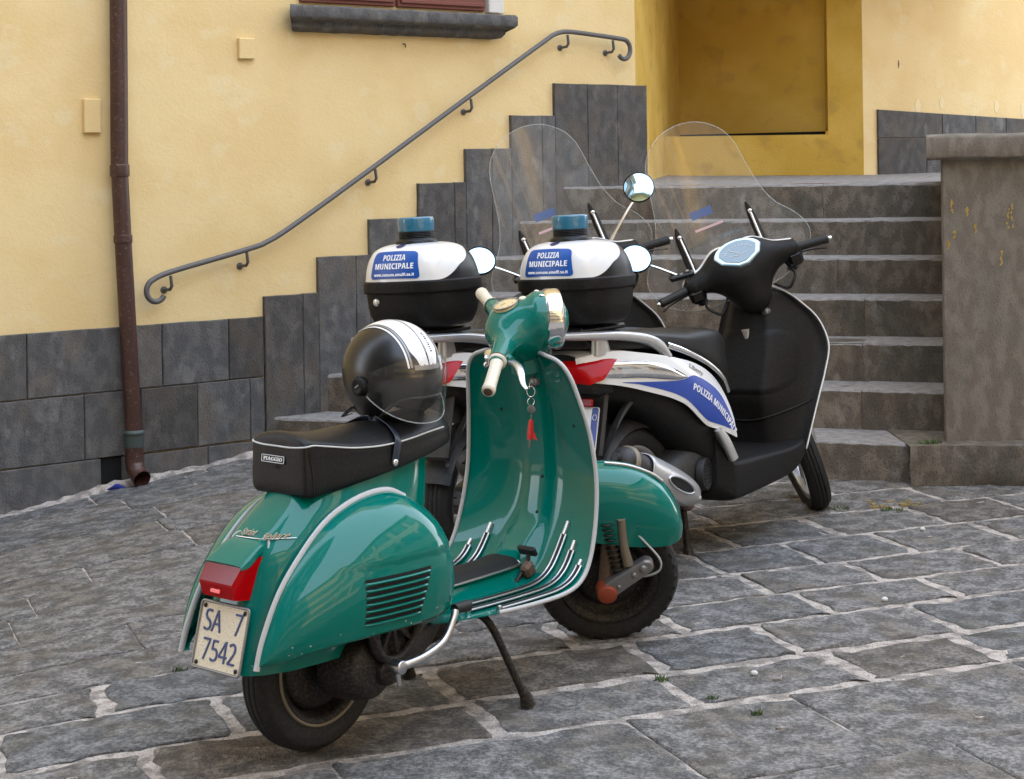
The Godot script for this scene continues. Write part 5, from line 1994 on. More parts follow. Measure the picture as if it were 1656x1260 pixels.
func build_helmet() -> void:
	# open-face helmet lying on the saddle, its visor towards the front of the scooter
	var yaw := deg_to_rad(50.2)
	var base := Transform3D(Basis(Vector3(cos(yaw), 0, -sin(yaw)), Vector3.UP, Vector3(sin(yaw), 0, cos(yaw))), Vector3(-0.512, 0.0, -4.31))
	var here := base * Transform3D(Basis(Vector3(0, 1, 0), deg_to_rad(HELMET_TURN)) * Basis(Vector3(0, 0, 1), deg_to_rad(HELMET_TILT)) * Basis.from_scale(Vector3.ONE * 1.04), HELMET_AT)
	var h := thing("helmet", "black open-face helmet with white stripe and clear visor resting on the scooter seat", "helmet", here)
	# x is the way it looks, y up; the shell is an egg cut open at the face and the neck
	var egg := func(lon: float, lat: float) -> Vector3:
		# lon 0 looks forward, lat 0 is the crown (both radians)
		var s := sin(lat)
		var p := Vector3(cos(lon) * s * 0.136, cos(lat) * 0.130, sin(lon) * s * 0.118)
		if p.x < 0.0:
			p.x *= 1.03
		if p.y < 0.0:
			p.y *= 1.12
			p.z *= 1.0 - 0.18 * pow(p.y / 0.15, 2.0)
		return p
	var limit := func(lon: float) -> float:
		# how far down the shell reaches at each side
		var c := absf(wrapf(lon, -PI, PI))
		return curve([0.0, 1.78, 0.45, 1.80, 0.7, 1.9, 0.9, 2.08, 1.1, 2.3, 1.6, 2.42, 2.2, 2.38, PI, 2.30], c)
	var g := G.new()
	var rows := []
	for i in 31:
		var r := PackedVector3Array()
		for j in 80:
			var lon := TAU * j / 80.0
			var last: float = limit.call(lon)
			r.append(egg.call(lon, last * maxf(i / 30.0, 0.0001)))
		rows.append(r)
	g.grid(rows, true)
	var inner := []
	for f in [1.0, 0.95, 0.9]:
		var r := PackedVector3Array()
		for p in rows[30]:
			r.append(Vector3(p.x * f, lerpf(p.y, 0.0, (1.0 - f) * 0.8), p.z * f))
		inner.append(r)
	g.grid(inner, true)
	var shell := part("shell", g, M.helmet_black, h)
	g = G.new()
	var inside := []
	for i in 12:
		var r := PackedVector3Array()
		for p in inner[2]:
			var q: Vector3 = p
			r.append(Vector3(q.x, q.y, q.z).lerp(Vector3(-0.01, 0.10, 0.0), i / 11.0) + Vector3(0, 0.03 * sin(PI * i / 11.0), 0))
		inside.append(r)
	g.grid(inside, true)
	part("lining", g, M.rubber, shell)
	# rubber edge round the opening
	g = G.new()
	var rim: PackedVector3Array = rows[30]
	rim.append(rim[0]); rim.append(rim[1])
	g.tube(rim, 0.004, 8)
	part("rubber_edge", g, M.rubber, shell)
	# the white stripe over the crown: strips at a fixed distance from the middle
	var band := func(z0: float, z1: float, from: float, to: float, lift: float, taper: float) -> Array:
		var rr := []
		for i in 41:
			var s := i / 40.0
			var a := lerpf(from, to, s)
			var w := 1.0 - taper * smoothstep(0.8, 1.0, s)
			var r := PackedVector3Array()
			for j in 7:
				var z := lerpf(z0, z1, j / 6.0) * w
				var k := sqrt(maxf(0.02, 1.0 - pow(z / 0.118, 2.0)))
				var p := Vector3(sin(a) * 0.136 * k, cos(a) * 0.130 * k, z)
				if p.x < 0.0:
					p.x *= 1.03
				r.append(p + Vector3(p.x / 0.0185, p.y / 0.0169, p.z / 0.0139).normalized() * lift)
			rr.append(r)
		return rr
	g = G.new()
	g.grid(band.call(0.003, 0.043, -0.75, 1.18, 0.0012, 0.35), false, Vector3.UP)
	g.grid(band.call(-0.043, -0.003, -0.75, 1.18, 0.0012, 0.35), false, Vector3.UP)
	part("white_stripe", g, M.white_paint, shell)
	g = G.new()
	for q in [[-0.003, 0.003, -0.72, 0.95], [0.045, 0.0495, -0.75, 1.2], [-0.0495, -0.045, -0.75, 1.2]]:
		g.grid(band.call(q[0], q[1], q[2], q[3], 0.0014, 0.0), false, Vector3.UP)
	g.grid(band.call(-0.041, 0.041, 1.16, 1.27, 0.0013, 0.9), false, Vector3.UP)
	part("grey_line", g, M.dull_metal, shell)
	g = G.new()
	for q in [[0.052, 0.056, -0.75, 1.2], [-0.056, -0.052, -0.75, 1.2]]:
		g.grid(band.call(q[0], q[1], q[2], q[3], 0.0014, 0.0), false, Vector3.UP)
	part("white_line", g, M.white_paint, shell)
	# visor: a clear bubble in front, hinged at two round bosses
	g = G.new()
	var vr := []
	for i in 25:
		var s := i / 24.0
		var r := PackedVector3Array()
		for j in 41:
			var v := j / 20.0 - 1.0
			var lon := v * 1.28
			var top := lerpf(1.02, 1.42, pow(absf(v), 2.0))
			var low := lerpf(2.12, 1.80, pow(absf(v), 2.2))
			var lat := lerpf(top, low, s)
			var p: Vector3 = Vector3(cos(lon) * 0.150, 0, sin(lon) * 0.126)
			var rise := cos(lat) * 0.140
			var k := sqrt(maxf(0.05, 1.0 - pow(maxf(rise, 0.0) / 0.142, 2.0)))
			r.append(Vector3(p.x * k, rise * (1.25 if rise < 0.0 else 1.0), p.z * k))
		vr.append(r)
	g.grid(vr, false, Vector3(1, 0, 0))
	var visor := part("visor", g, M.visor, h)
	g = G.new()
	var vb := PackedVector3Array()
	for j in 41:
		vb.append(vr[24][j])
	g.tube(vb, 0.0016, 6)
	part("visor_edge", g, M.screen_edge, visor)
	for s in [1.0, -1.0]:
		g = G.new()
		g.lathe([Vector2(0.0, 0.008), Vector2(0.012, 0.008), Vector2(0.014, 0.010), Vector2(0.020, 0.010), Vector2(0.024, 0.006), Vector2(0.025, -0.012)], Vector3(0.012, -0.022, 0.119 * s), Vector3(0, 0, s), 28)
		var boss := part("visor_boss", g, M.black_plastic, h)
		g = G.new()
		g.box(Vector3(0.012, -0.022, 0.1285 * s), Vector3(0.016, 0.004, 0.002), Basis(Vector3(0, 0, 1), 0.7), 0.0008)
		part("boss_slot", g, M.dull_metal, boss)
	g = G.new()
	g.tube(V3([-0.06, -0.10, 0.07, -0.10, -0.135, 0.06, -0.12, -0.14, 0.02]), 0.008, 6, 10, true, 0.2)
	part("chin_strap", g, M.strap, h)
	# small print along the stripe, too small and slanted to read
	g = G.new()
	for i in 10:
		var a := 0.50 + i * 0.046
		var z := -0.020
		var k := sqrt(1.0 - pow(z / 0.118, 2.0))
		g.box(Vector3(sin(a) * 0.1374 * k, cos(a) * 0.1314 * k, z), Vector3(0.003 if i % 3 else 0.0042, 0.0008, 0.0075 if i % 4 else 0.006), Basis(Vector3(0, 0, 1), -a), 0.0003)
	part("lettering", g, M.rubber, shell)


const HELMET_AT := Vector3(0.30, 0.905, 0.0)
const HELMET_TURN := -94.0
const HELMET_TILT := -10.0


func panel_z(x: float, y: float) -> float:
	var z := curve([-0.36, 0.06, -0.33, 0.09, -0.27, 0.122, -0.18, 0.146, 0.0, 0.172, 0.2, 0.186, 0.44, 0.192], x)
	var mid := curve([-0.36, 0.745, -0.11, 0.72, 0.12, 0.655, 0.3, 0.57, 0.44, 0.46], x)
	return z - 1.9 * pow(y - mid, 2.0) * (1.0 if y > mid else 0.6)


func lid_point(phi: float, v: float) -> Vector3:
	# the lid of a top case: phi goes round (pi is the back), v rises from the seam to the crown
	var y := curve([0.0, 1.052, 0.3, 1.094, 0.55, 1.131, 0.75, 1.159, 0.9, 1.174, 1.0, 1.178], v)
	var k := curve([0.0, 1.0, 0.3, 0.955, 0.55, 0.875, 0.75, 0.73, 0.9, 0.46, 1.0, 0.0], v)
	var e := 2.0 / 2.75
	var lean := -0.012 * v
	return Vector3(-0.235 + lean + 0.168 * k * signf(cos(phi)) * pow(absf(cos(phi)), e), y, 0.181 * k * signf(sin(phi)) * pow(absf(sin(phi)), e))


func build_police(label: String, here: Transform3D, right_mirror: bool) -> Node3D:
	var root := thing("police_scooter", label, "scooter", here, "police scooters parked side by side")
	var pivot := Vector3(1.28, 0.275, 0)
	var turn := Basis(Vector3(-0.446, 0.895, 0).normalized(), 0.76)
	var steer := Transform3D(turn, pivot - turn * pivot) * Transform3D(Basis.IDENTITY, Vector3(0, 0, -0.022))
	var aside := steer * Transform3D(Basis.IDENTITY, Vector3(0, 0, -0.024))
	var bold := SystemFont.new()
	bold.font_names = PackedStringArray(["Droid Sans"])
	bold.font_weight = 700
	var serif := SystemFont.new()
	serif.font_names = PackedStringArray(["Droid Serif"])
	var black: Material = M.black_plastic
	var g: G

	# wheels
	for w in 2:
		var c := Vector3(0, 0.258, 0) if w == 0 else Vector3(1.335, 0.275, 0)
		var big := 0.258 if w == 0 else 0.275
		var rim := 0.19 if w == 0 else 0.215
		var half := 0.05 if w == 0 else 0.042
		g = G.new()
		g.lathe([Vector2(rim - 0.018, -half * 0.6), Vector2(rim + 0.004, -half * 0.72), Vector2(rim + 0.004, -half * 0.6), Vector2(rim - 0.012, -half * 0.3), Vector2(rim - 0.012, half * 0.3), Vector2(rim + 0.004, half * 0.6), Vector2(rim + 0.004, half * 0.72), Vector2(rim - 0.018, half * 0.6), Vector2(rim - 0.026, 0.0), Vector2(rim - 0.018, -half * 0.6)], c, Vector3(0, 0, 1), 56)
		g.lathe([Vector2(0.0, 0.035), Vector2(0.035, 0.034), Vector2(0.042, 0.02), Vector2(0.042, -0.02), Vector2(0.035, -0.034), Vector2(0.0, -0.035)], c, Vector3(0, 0, 1), 24)
		for k in 5:
			var a := TAU * k / 5.0 + 0.35
			for e in [-0.11, 0.11]:
				var d := Vector3(cos(a + e), sin(a + e), 0)
				g.tube(PackedVector3Array([c + d * 0.03, c + d * (rim - 0.02)]), [0.013, 0.009], 8, 0, false, 0.7, Vector3(0, 0, 1))
		if w:
			g.move(steer)
		var wheel := part("rear_wheel" if w == 0 else "front_wheel", g, M.silver_paint, root)
		g = G.new()
		tyre(g, c, big, half, rim)
		if w:
			g.move(steer)
		part("tyre", g, M.tyre, wheel)
	# black inner body, engine and swing arm
	g = G.new()
	g.loft([super_ring(Vector3(-0.22, 0.68, 0), Vector3(0, 0.05, 0), Vector3(0, 0, 0.07), 3.0), super_ring(Vector3(-0.05, 0.65, 0), Vector3(0, 0.085, 0), Vector3(0, 0, 0.13), 3.0), super_ring(Vector3(0.12, 0.60, 0), Vector3(0, 0.14, 0), Vector3(0, 0, 0.15), 3.0),
		super_ring(Vector3(0.26, 0.53, 0), Vector3(0, 0.19, 0), Vector3(0, 0, 0.16), 3.0), super_ring(Vector3(0.40, 0.46, 0), Vector3(0, 0.22, 0), Vector3(0, 0, 0.165), 3.0), super_ring(Vector3(0.47, 0.44, 0), Vector3(0, 0.20, 0), Vector3(0, 0, 0.14), 3.0)], 30, 36, true, true, true)
	part("inner_body", g, black, root)
	g = G.new()
	g.loft([super_ring(Vector3(-0.06, 0.27, 0.0), Vector3(0, 0.05, 0), Vector3(0, 0, 0.07), 2.6), super_ring(Vector3(0.1, 0.30, 0.03), Vector3(0, 0.08, 0), Vector3(0, 0, 0.09), 2.6), super_ring(Vector3(0.24, 0.32, 0.045), Vector3(0, 0.105, 0), Vector3(0, 0, 0.10), 2.6), super_ring(Vector3(0.36, 0.33, 0.03), Vector3(0, 0.09, 0), Vector3(0, 0, 0.10), 2.6)], 20, 28, true, true, true)
	part("engine_block", g, M.grey_plastic, root)
	g = G.new()
	g.lathe([Vector2(0.0, 0.0), Vector2(0.018, 0.003), Vector2(0.044, 0.0), Vector2(0.052, 0.006), Vector2(0.058, 0.002), Vector2(0.06, -0.02)], Vector3(0.275, 0.315, 0.155), Vector3(0.25, 0, 1), 28)
	for k in 7:
		g.box(Vector3(0.275 + 0.0, 0.278 + k * 0.0125, 0.157), Vector3(0.075 - absf(k - 3) * 0.009, 0.004, 0.006), Basis(Vector3(0, 1, 0), 0.24), 0.001)
	part("fan_cover", g, M.rubber, root)
	# exhaust
	g = G.new()
	var ax := Vector3(0.42, -0.185, 0.0).normalized()
	var mu := Vector3(-0.31, 0.447, 0.2)
	g.lathe([Vector2(0.0, -0.03), Vector2(0.03, -0.028), Vector2(0.045, -0.012), Vector2(0.048, 0.0), Vector2(0.05, 0.12)], mu, ax, 28)
	g.tube(PackedVector3Array([mu - ax * 0.05, mu]), 0.014, 12)
	var muffler := part("muffler", g, M.grey_plastic, root)
	g = G.new()
	g.lathe([Vector2(0.047, -0.004), Vector2(0.055, 0.0), Vector2(0.0565, 0.012), Vector2(0.05, 0.016)], mu + ax * 0.01, ax, 32)
	part("muffler_ring", g, M.beige_metal, muffler)
	g = G.new()
	var shr := []
	for q in [[0.10, 0.053, 0.055], [0.11, 0.058, 0.060], [0.2, 0.060, 0.062], [0.31, 0.058, 0.062], [0.385, 0.05, 0.056], [0.43, 0.038, 0.045], [0.447, 0.02, 0.026]]:
		shr.append(super_ring(mu + ax * q[0], Vector3(0.185, 0.42, 0.0).normalized() * q[1], Vector3(0, 0, q[2]), 2.3, 24))
	g.loft(shr, 26, 32, true, false, true)
	part("muffler_shield", g, M.silver_paint, muffler)
	g = G.new()
	var slot := PackedVector3Array()
	var slot_in := []
	for f in [1.0, 0.55, 0.0]:
		var r := PackedVector3Array()
		for i in 24:
			var a := TAU * i / 24.0
			var u: float = cos(a) * 0.082 * f
			var v: float = sin(a) * 0.021 * f - 0.004
			r.append(mu + ax * (0.275 + u) + Vector3(0.185, 0.42, 0).normalized() * v + Vector3(0, 0, 0.0635 - 0.9 * v * v - 0.05 * absf(u) * absf(u)))
		slot_in.append(r)
	g.grid(slot_in, true, Vector3(0, 0, 1))
	part("shield_slot", g, M.dark, muffler)
	g = G.new()
	slot = slot_in[0]
	slot.append(slot[0]); slot.append(slot[1])
	g.tube(slot, 0.004, 8)
	part("slot_rim", g, M.aluminium, muffler)
	g = G.new()
	g.ball(mu + ax * 0.42 + Vector3(0, -0.012, 0.045), Vector3(0.01, 0.01, 0.006))
	part("shield_bolt", g, M.aluminium, muffler)
	g = G.new()
	g.tube(V3([0.08, 0.25, 0.17, 0.2, 0.21, 0.12, 0.3, 0.22, 0.06]), 0.017, 10, 12)
	part("exhaust_pipe", g, M.rusty_metal, root)
	# rear mudguard, plate holder, plate
	g = G.new()
	var hug := []
	for i in 14:
		var a := deg_to_rad(38.0 + 120.0 * i / 13.0)
		var r := PackedVector3Array()
		for j in 9:
			var z := (j / 4.0 - 1.0)
			var rr := 0.285 - 0.03 * pow(absf(z), 3.0)
			r.append(Vector3(cos(a) * rr, 0.258 + sin(a) * rr, z * 0.066))
		hug.append(r)
	g.sheet(hug, 0.004, Vector3(0, 1, 0))
	part("rear_mudguard", g, M.grey_plastic, root)
	g = G.new()
	for s in [1.0, -1.0]:
		g.loft([super_ring(Vector3(0.0, 0.655, 0.095 * s), Vector3(0.03, 0.02, 0), Vector3(0, 0, 0.014), 3.0, 16), super_ring(Vector3(-0.10, 0.61, 0.092 * s), Vector3(0.022, 0.025, 0), Vector3(0, 0, 0.013), 3.0, 16), super_ring(Vector3(-0.19, 0.53, 0.085 * s), Vector3(0.016, 0.022, 0), Vector3(0, 0, 0.012), 3.0, 16), super_ring(Vector3(-0.25, 0.43, 0.075 * s), Vector3(0.012, 0.008, 0), Vector3(0, 0, 0.010), 3.0, 16)], 18, 20, true, true, true)
	g.box(Vector3(-0.235, 0.55, 0), Vector3(0.02, 0.22, 0.17), Basis(Vector3(0, 0, 1), -0.28), 0.008)
	g.box(Vector3(-0.17, 0.665, 0), Vector3(0.22, 0.05, 0.17), Basis(Vector3(0, 0, 1), -0.2), 0.015)
	part("plate_holder", g, M.grey_plastic, root)
	if not right_mirror:
		g = G.new()
		g.box(Vector3(-0.262, 0.628, 0.0), Vector3(0.012, 0.028, 0.115), Basis(Vector3(0, 0, 1), -0.28), 0.004)
		part("reflector", g, M.red_lens, root)
		var px := Vector3(0, 0, 1)
		var py := Vector3(0.276, 0.961, 0)
		var po := Vector3(-0.268, 0.535, -0.016)
		g = G.new()
		g.plate(round_rect(0.177, 0.160, 0.008), po, px, py, 0.003, 0.0008)
		var number := part("number_plate", g, M.white_paint, root)
		for s in [1.0, -1.0]:
			g = G.new()
			g.plate(round_rect(0.026, 0.154, 0.006), po + px * 0.0735 * s + px.cross(py) * 0.001, px, py, 0.001)
			var band := part("plate_band", g, M.blue_film, number)
			g = G.new()
			var ring := PackedVector3Array()
			for i in 17:
				var a := TAU * i / 16.0
				ring.append(po + px * (0.0735 * s + cos(a) * 0.008) + py * (0.045 + sin(a) * 0.0095) + px.cross(py) * 0.0015)
			g.tube(ring, 0.0012, 5)
			part("band_emblem", g, M.lettering, band)

	# white side panels, blue film, lettering, chrome indicators
	var top := [-0.36, 0.785, -0.28, 0.797, -0.2, 0.797, -0.11, 0.783, 0.066, 0.752, 0.24, 0.707, 0.354, 0.648, 0.395, 0.594, 0.425, 0.51, 0.442, 0.432]
	var low := [-0.36, 0.708, -0.23, 0.685, -0.11, 0.656, 0.12, 0.584, 0.25, 0.497, 0.275, 0.484, 0.36, 0.458, 0.442, 0.424]
	for s in [1.0, -1.0]:
		var skin := func(from: float, to: float, up: Array, down: Array, lift: float, nu: int, nv: int) -> Array:
			var rr := []
			for i in nu:
				var x := lerpf(from, to, i / float(nu - 1))
				var r := PackedVector3Array()
				for j in nv:
					var y := lerpf(curve(down, x), curve(up, x), j / float(nv - 1))
					r.append(Vector3(x, y, (panel_z(x, y) + lift) * s))
				rr.append(r)
			return rr
		g = G.new()
		g.sheet(skin.call(-0.355, 0.442, top, low, 0.0, 64, 20), 0.006, Vector3(0, 0, s))
		var side := part("side_panel", g, M.white_paint, root)
		g = G.new()
		g.grid(skin.call(-0.2, 0.434, [-0.2, 0.6915, 0.033, 0.671, 0.12, 0.668, 0.165, 0.675, 0.2, 0.672, 0.30, 0.628, 0.36, 0.582, 0.40, 0.52, 0.434, 0.449], [-0.2, 0.690, -0.1, 0.671, 0.12, 0.603, 0.25, 0.515, 0.275, 0.502, 0.36, 0.475, 0.434, 0.446], 0.0012, 60, 14), false, Vector3(0, 0, s))
		var film := part("blue_film", g, M.blue_film, side)
		g = G.new()
		var b0 := Vector2(0.178, 0.636)
		var b1 := Vector2(0.345, 0.565)
		var b2 := Vector2(0.432, 0.44)
		g.letters("POLIZIA MUNICIPALE", bold, 0.0235, 0.0008, func(p: Vector3) -> Vector3:
			var t: float = clampf(p.x / 0.335 + 0.485, -0.1, 1.1)
			if s < 0:
				t = 1.0 - t
			var q := b0.lerp(b1, t).lerp(b1.lerp(b2, t), t)
			var d := (b1.lerp(b2, t) - b0.lerp(b1, t)).normalized()
			var nn := Vector2(-d.y, d.x)
			q += nn * p.y * (1.0 if s > 0 else 1.0)
			return Vector3(q.x, q.y, (panel_z(q.x, q.y) + 0.0022 + p.z) * s), 1.0)
		part("lettering", g, M.lettering, film)
		g = G.new()
		g.letters("Liberty", serif, 0.017, 0.0012, func(p: Vector3) -> Vector3:
			var q: Vector2 = Vector2(0.212, 0.692) + Vector2(0.87, -0.42) * (p.x * s + p.y * 0.35 * s) + Vector2(0.42, 0.87) * p.y * 0.9
			return Vector3(q.x, q.y, (panel_z(q.x, q.y) + 0.001 + p.z) * s), 1.15)
		part("script_badge", g, M.dull_metal, side)
		g = G.new()
		var lens_up := [-0.306, 0.72, -0.285, 0.755, -0.24, 0.761, -0.12, 0.755, -0.02, 0.739, 0.07, 0.712, 0.143, 0.676]
		var lens_low := [-0.306, 0.714, -0.2, 0.705, -0.1, 0.696, 0.03, 0.677, 0.1, 0.67, 0.143, 0.673]
		var lr: Array = skin.call(-0.306, 0.143, lens_up, lens_low, 0.0, 40, 13)
		for i in 40:
			for j in 13:
				var puff := sqrt(maxf(0.0, 1.0 - pow(2.0 * j / 12.0 - 1.0, 2.0))) * pow(maxf(0.0, sin(PI * clampf(i / 39.0, 0.02, 0.98))), 0.4)
				lr[i][j] += Vector3(0, 0, s) * (0.001 + 0.011 * puff)
		g.grid(lr, false, Vector3(0, 0, s))
		var ind := part("indicator", g, M.chrome, side)
		g = G.new()
		var wr := []
		for i in range(8, 20):
			wr.append(PackedVector3Array())
			for j in range(3, 9):
				wr[-1].append(lr[i][j] + Vector3(0, 0, s) * 0.0015)
		g.grid(wr, false, Vector3(0, 0, s))
		part("indicator_lens", g, M.clear_lens, ind)
		# tail lamp half
		g = G.new()
		var tl := []
		for q in [[-0.375, 0.0, 0.702, 0.776], [-0.372, 0.03, 0.700, 0.778], [-0.352, 0.075, 0.702, 0.777], [-0.325, 0.108, 0.698, 0.776], [-0.29, 0.130, 0.706, 0.776], [-0.275, 0.139, 0.71, 0.773], [-0.268, 0.142, 0.714, 0.772]]:
			var sk: float = 0.045 * smoothstep(0.05, 0.14, q[1])
			tl.append(PackedVector3Array([Vector3(q[0] + 0.006 - sk, q[2], q[1] * s), Vector3(q[0] - 0.004 - sk * 0.4, lerpf(q[2], q[3], 0.3), (q[1] + 0.005) * s), Vector3(q[0] - 0.004 + sk * 0.3, lerpf(q[2], q[3], 0.7), (q[1] + 0.005) * s), Vector3(q[0] + 0.01 + sk * 0.7, q[3], q[1] * s)]))
		g.loft(tl, 18, 8, false, false, false, Vector3(-1, 0, s * 0.5))
		part("tail_lamp", g, M.red_lens, root)
		g = G.new()
		g.loft([super_ring(Vector3(-0.50, 0.869, 0.085 * s), Vector3(0, 0.012, 0), Vector3(0, 0, 0.03), 3.0, 16), super_ring(Vector3(-0.33, 0.858, 0.118 * s), Vector3(0, 0.015, 0), Vector3(0, 0, 0.03), 3.0, 16), super_ring(Vector3(-0.2, 0.848, 0.132 * s), Vector3(0, 0.016, 0), Vector3(0, 0, 0.028), 3.0, 16), super_ring(Vector3(-0.06, 0.826, 0.142 * s), Vector3(0.003, 0.017, 0), Vector3(0, 0, 0.022), 3.0, 16),
			super_ring(Vector3(0.02, 0.795, 0.15 * s), Vector3(0.009, 0.016, 0), Vector3(0, 0, 0.018), 3.0, 16), super_ring(Vector3(0.068, 0.752, 0.156 * s), Vector3(0.014, 0.006, 0), Vector3(0, 0, 0.012), 3.0, 16)], 30, 20, true, true, true)
		var rail := part("grab_rail", g, M.silver_paint, root)
		g = G.new()
		g.loft([super_ring(Vector3(-0.27, 0.845, 0.105 * s), Vector3(0.035, 0, 0), Vector3(0, 0, 0.016), 3.0, 16), super_ring(Vector3(-0.26, 0.79, 0.10 * s), Vector3(0.045, 0, 0), Vector3(0, 0, 0.02), 3.0, 16)], 6, 20, true, true, true)
		part("rail_bracket", g, M.silver_paint, rail)
		g = G.new()
		g.tube(V3([0.075, 0.792, 0.150 * s, 0.17, 0.762, 0.160 * s, 0.27, 0.724, 0.166 * s, 0.35, 0.684, 0.168 * s, 0.41, 0.64, 0.168 * s, 0.452, 0.59, 0.16 * s]), 0.011, 10, 40, true, 0.6, Vector3(0, 0, s))
		part("seat_trim", g, M.chrome, root)
		g = G.new()
		g.loft([super_ring(Vector3(0.318, 0.468, 0.188 * s), Vector3(0.016, 0.006, 0), Vector3(0, 0, 0.012), 3.0, 16), super_ring(Vector3(0.352, 0.42, 0.196 * s), Vector3(0.02, 0.008, 0), Vector3(0, 0, 0.014), 3.0, 16), super_ring(Vector3(0.395, 0.352, 0.2 * s), Vector3(0.02, 0.006, 0), Vector3(0, 0, 0.012), 3.0, 16)], 14, 20, true, true, true)
		part("foot_peg", g, M.silver_paint, root)
	# white deck between the panels
	g = G.new()
	var deck := []
	for i in 20:
		var x := lerpf(-0.35, 0.30, i / 19.0)
		var y := curve(top, x)
		var z := panel_z(x, y)
		var r := PackedVector3Array()
		for j in 9:
			var v := j / 4.0 - 1.0
			r.append(Vector3(x, y + 0.012 * (1.0 - v * v), z * v))
		deck.append(r)
	g.grid(deck, false, Vector3.UP)
	part("tail_deck", g, M.white_paint, root)
	# seat
	g = G.new()
	var seat := []
	for q in [[-0.30, 0.82, 0.845, 0.07], [-0.285, 0.805, 0.858, 0.10], [-0.15, 0.795, 0.862, 0.122], [0.0, 0.785, 0.858, 0.132], [0.12, 0.772, 0.845, 0.142], [0.22, 0.745, 0.832, 0.152], [0.32, 0.705, 0.830, 0.158], [0.42, 0.655, 0.823, 0.152], [0.50, 0.615, 0.800, 0.130], [0.55, 0.60, 0.755, 0.10], [0.57, 0.60, 0.68, 0.06]]:
		var r := PackedVector3Array()
		var hw: float = q[3]
		r.append_array(V3([q[0], q[1], 0, q[0], q[1], hw * 0.7, q[0], q[1] + 0.006, hw, q[0], lerpf(q[1], q[2], 0.5), hw * 1.0, q[0], q[2] - 0.02, hw * 0.93, q[0], q[2] - 0.003, hw * 0.7, q[0], q[2] + 0.002, hw * 0.3, q[0], q[2] + 0.002, 0]))
		for j in range(6, 0, -1):
			r.append(Vector3(r[j].x, r[j].y, -r[j].z))
		seat.append(r)
	g.loft(seat, 50, 56, true, true, true)
	part("seat", g, M.vinyl, root)
	# belly, floor
	g = G.new()
	g.loft([super_ring(Vector3(0.33, 0.36, 0), Vector3(0, 0.13, 0), Vector3(0, 0, 0.165), 6.0, 40), super_ring(Vector3(0.385, 0.29, 0), Vector3(0, 0.088, 0), Vector3(0, 0, 0.192), 7.0, 40), super_ring(Vector3(0.43, 0.272, 0), Vector3(0, 0.074, 0), Vector3(0, 0, 0.2), 8.0, 40), super_ring(Vector3(0.60, 0.277, 0), Vector3(0, 0.066, 0), Vector3(0, 0, 0.207), 8.0, 40), super_ring(Vector3(0.78, 0.287, 0), Vector3(0, 0.056, 0), Vector3(0, 0, 0.212), 8.0, 40), super_ring(Vector3(0.86, 0.302, 0), Vector3(0, 0.045, 0), Vector3(0, 0, 0.213), 8.0, 40), super_ring(Vector3(0.93, 0.33, 0), Vector3(0, 0.028, 0), Vector3(0, 0, 0.205), 7.0, 40)], 34, 64, true, true, true)
	part("floor_pan", g, black, root)
	# black inner leg shield with the glove box, white front apron
	var ys := [0.31, 0.42, 0.52, 0.60, 0.70, 0.80, 0.87, 0.915, 0.935]
	var xc := [0.845, 0.835, 0.815, 0.835, 0.868, 0.897, 0.905, 0.90, 0.895]
	var xe := [0.915, 0.955, 0.995, 1.03, 1.065, 1.055, 1.015, 0.975, 0.95]
	var hw := [0.205, 0.222, 0.236, 0.246, 0.250, 0.218, 0.168, 0.125, 0.06]
	var ir := []
	var apron := []
	for i in 9:
		var r := PackedVector3Array()
		var f := PackedVector3Array()
		for j in 17:
			var v := j / 8.0 - 1.0
			r.append(Vector3(lerpf(xc[i], xe[i], smoothstep(0.30, 1.0, absf(v))), ys[i], hw[i] * v))
			f.append(Vector3(lerpf(xe[i] + 0.10, xe[i] + 0.012, pow(absf(v), 2.5)), ys[i] + (0.012 if i == 8 else 0.004), (hw[i] + 0.005) * v))
		ir.append(r)
		apron.append(f)
	g = G.new()
	var inner: Array = G.dense(ir, 48, 49, false)
	g.sheet(inner, 0.004, Vector3(-1, 0, 0))
	var shield := part("inner_leg_shield", g, black, root)
	g = G.new()
	var box := []
	var fine: Array = G.dense(ir, 110, 97, false)
	for i in range(28, 84):
		var r := PackedVector3Array()
		for j in range(12, 85):
			var p: Vector3 = fine[i][j]
			# a door with round lower corners, set proud of the shield
			var q := Vector2(absf(p.z) - 0.10, absf(p.y - 0.655) - 0.045)
			var d := Vector2(maxf(q.x, 0.0), maxf(q.y, 0.0)).length() + minf(maxf(q.x, q.y), 0.0) - 0.085
			r.append(p + Vector3(-0.012 * smoothstep(0.004, -0.03, d) + 0.003, 0, 0))
		box.append(r)
	g.grid(box, false, Vector3(-1, 0, 0))
	part("glove_box", g, black, shield)
	g = G.new()
	var ridge := PackedVector3Array()
	for j in range(3, 94):
		var target: float = 0.43 + 0.075 * pow((j - 48) / 46.0, 2.0)
		var i := 0
		while fine[i][j].y < target:
			i += 1
		ridge.append(fine[i - 1][j].lerp(fine[i][j], (target - fine[i - 1][j].y) / maxf(fine[i][j].y - fine[i - 1][j].y, 1e-5)))
	g.tube(ridge, 0.005, 6)
	part("moulded_ridge", g, black, shield)
	g = G.new()
	g.lathe([Vector2(0.0, 0.006), Vector2(0.012, 0.006), Vector2(0.015, 0.0), Vector2(0.015, -0.02)], Vector3(0.905, 0.845, 0.075), Vector3(-1, 0, 0), 20)
	part("ignition_lock", g, M.dull_metal, shield)
	g = G.new()
	g.plate(V2([-0.018, 0.022, 0.016, 0.026, 0.012, -0.012, 0.0, -0.026]), Vector3(0.872, 0.755, 0.0), Vector3(0, 0, 1), Vector3.UP, 0.012, 0.003)
	part("bag_hook", g, M.aluminium, shield)
	g = G.new()
	g.sheet(G.dense(apron, 40, 41, false), 0.005, Vector3(1, 0, 0))
	part("front_apron", g, M.white_paint, root)

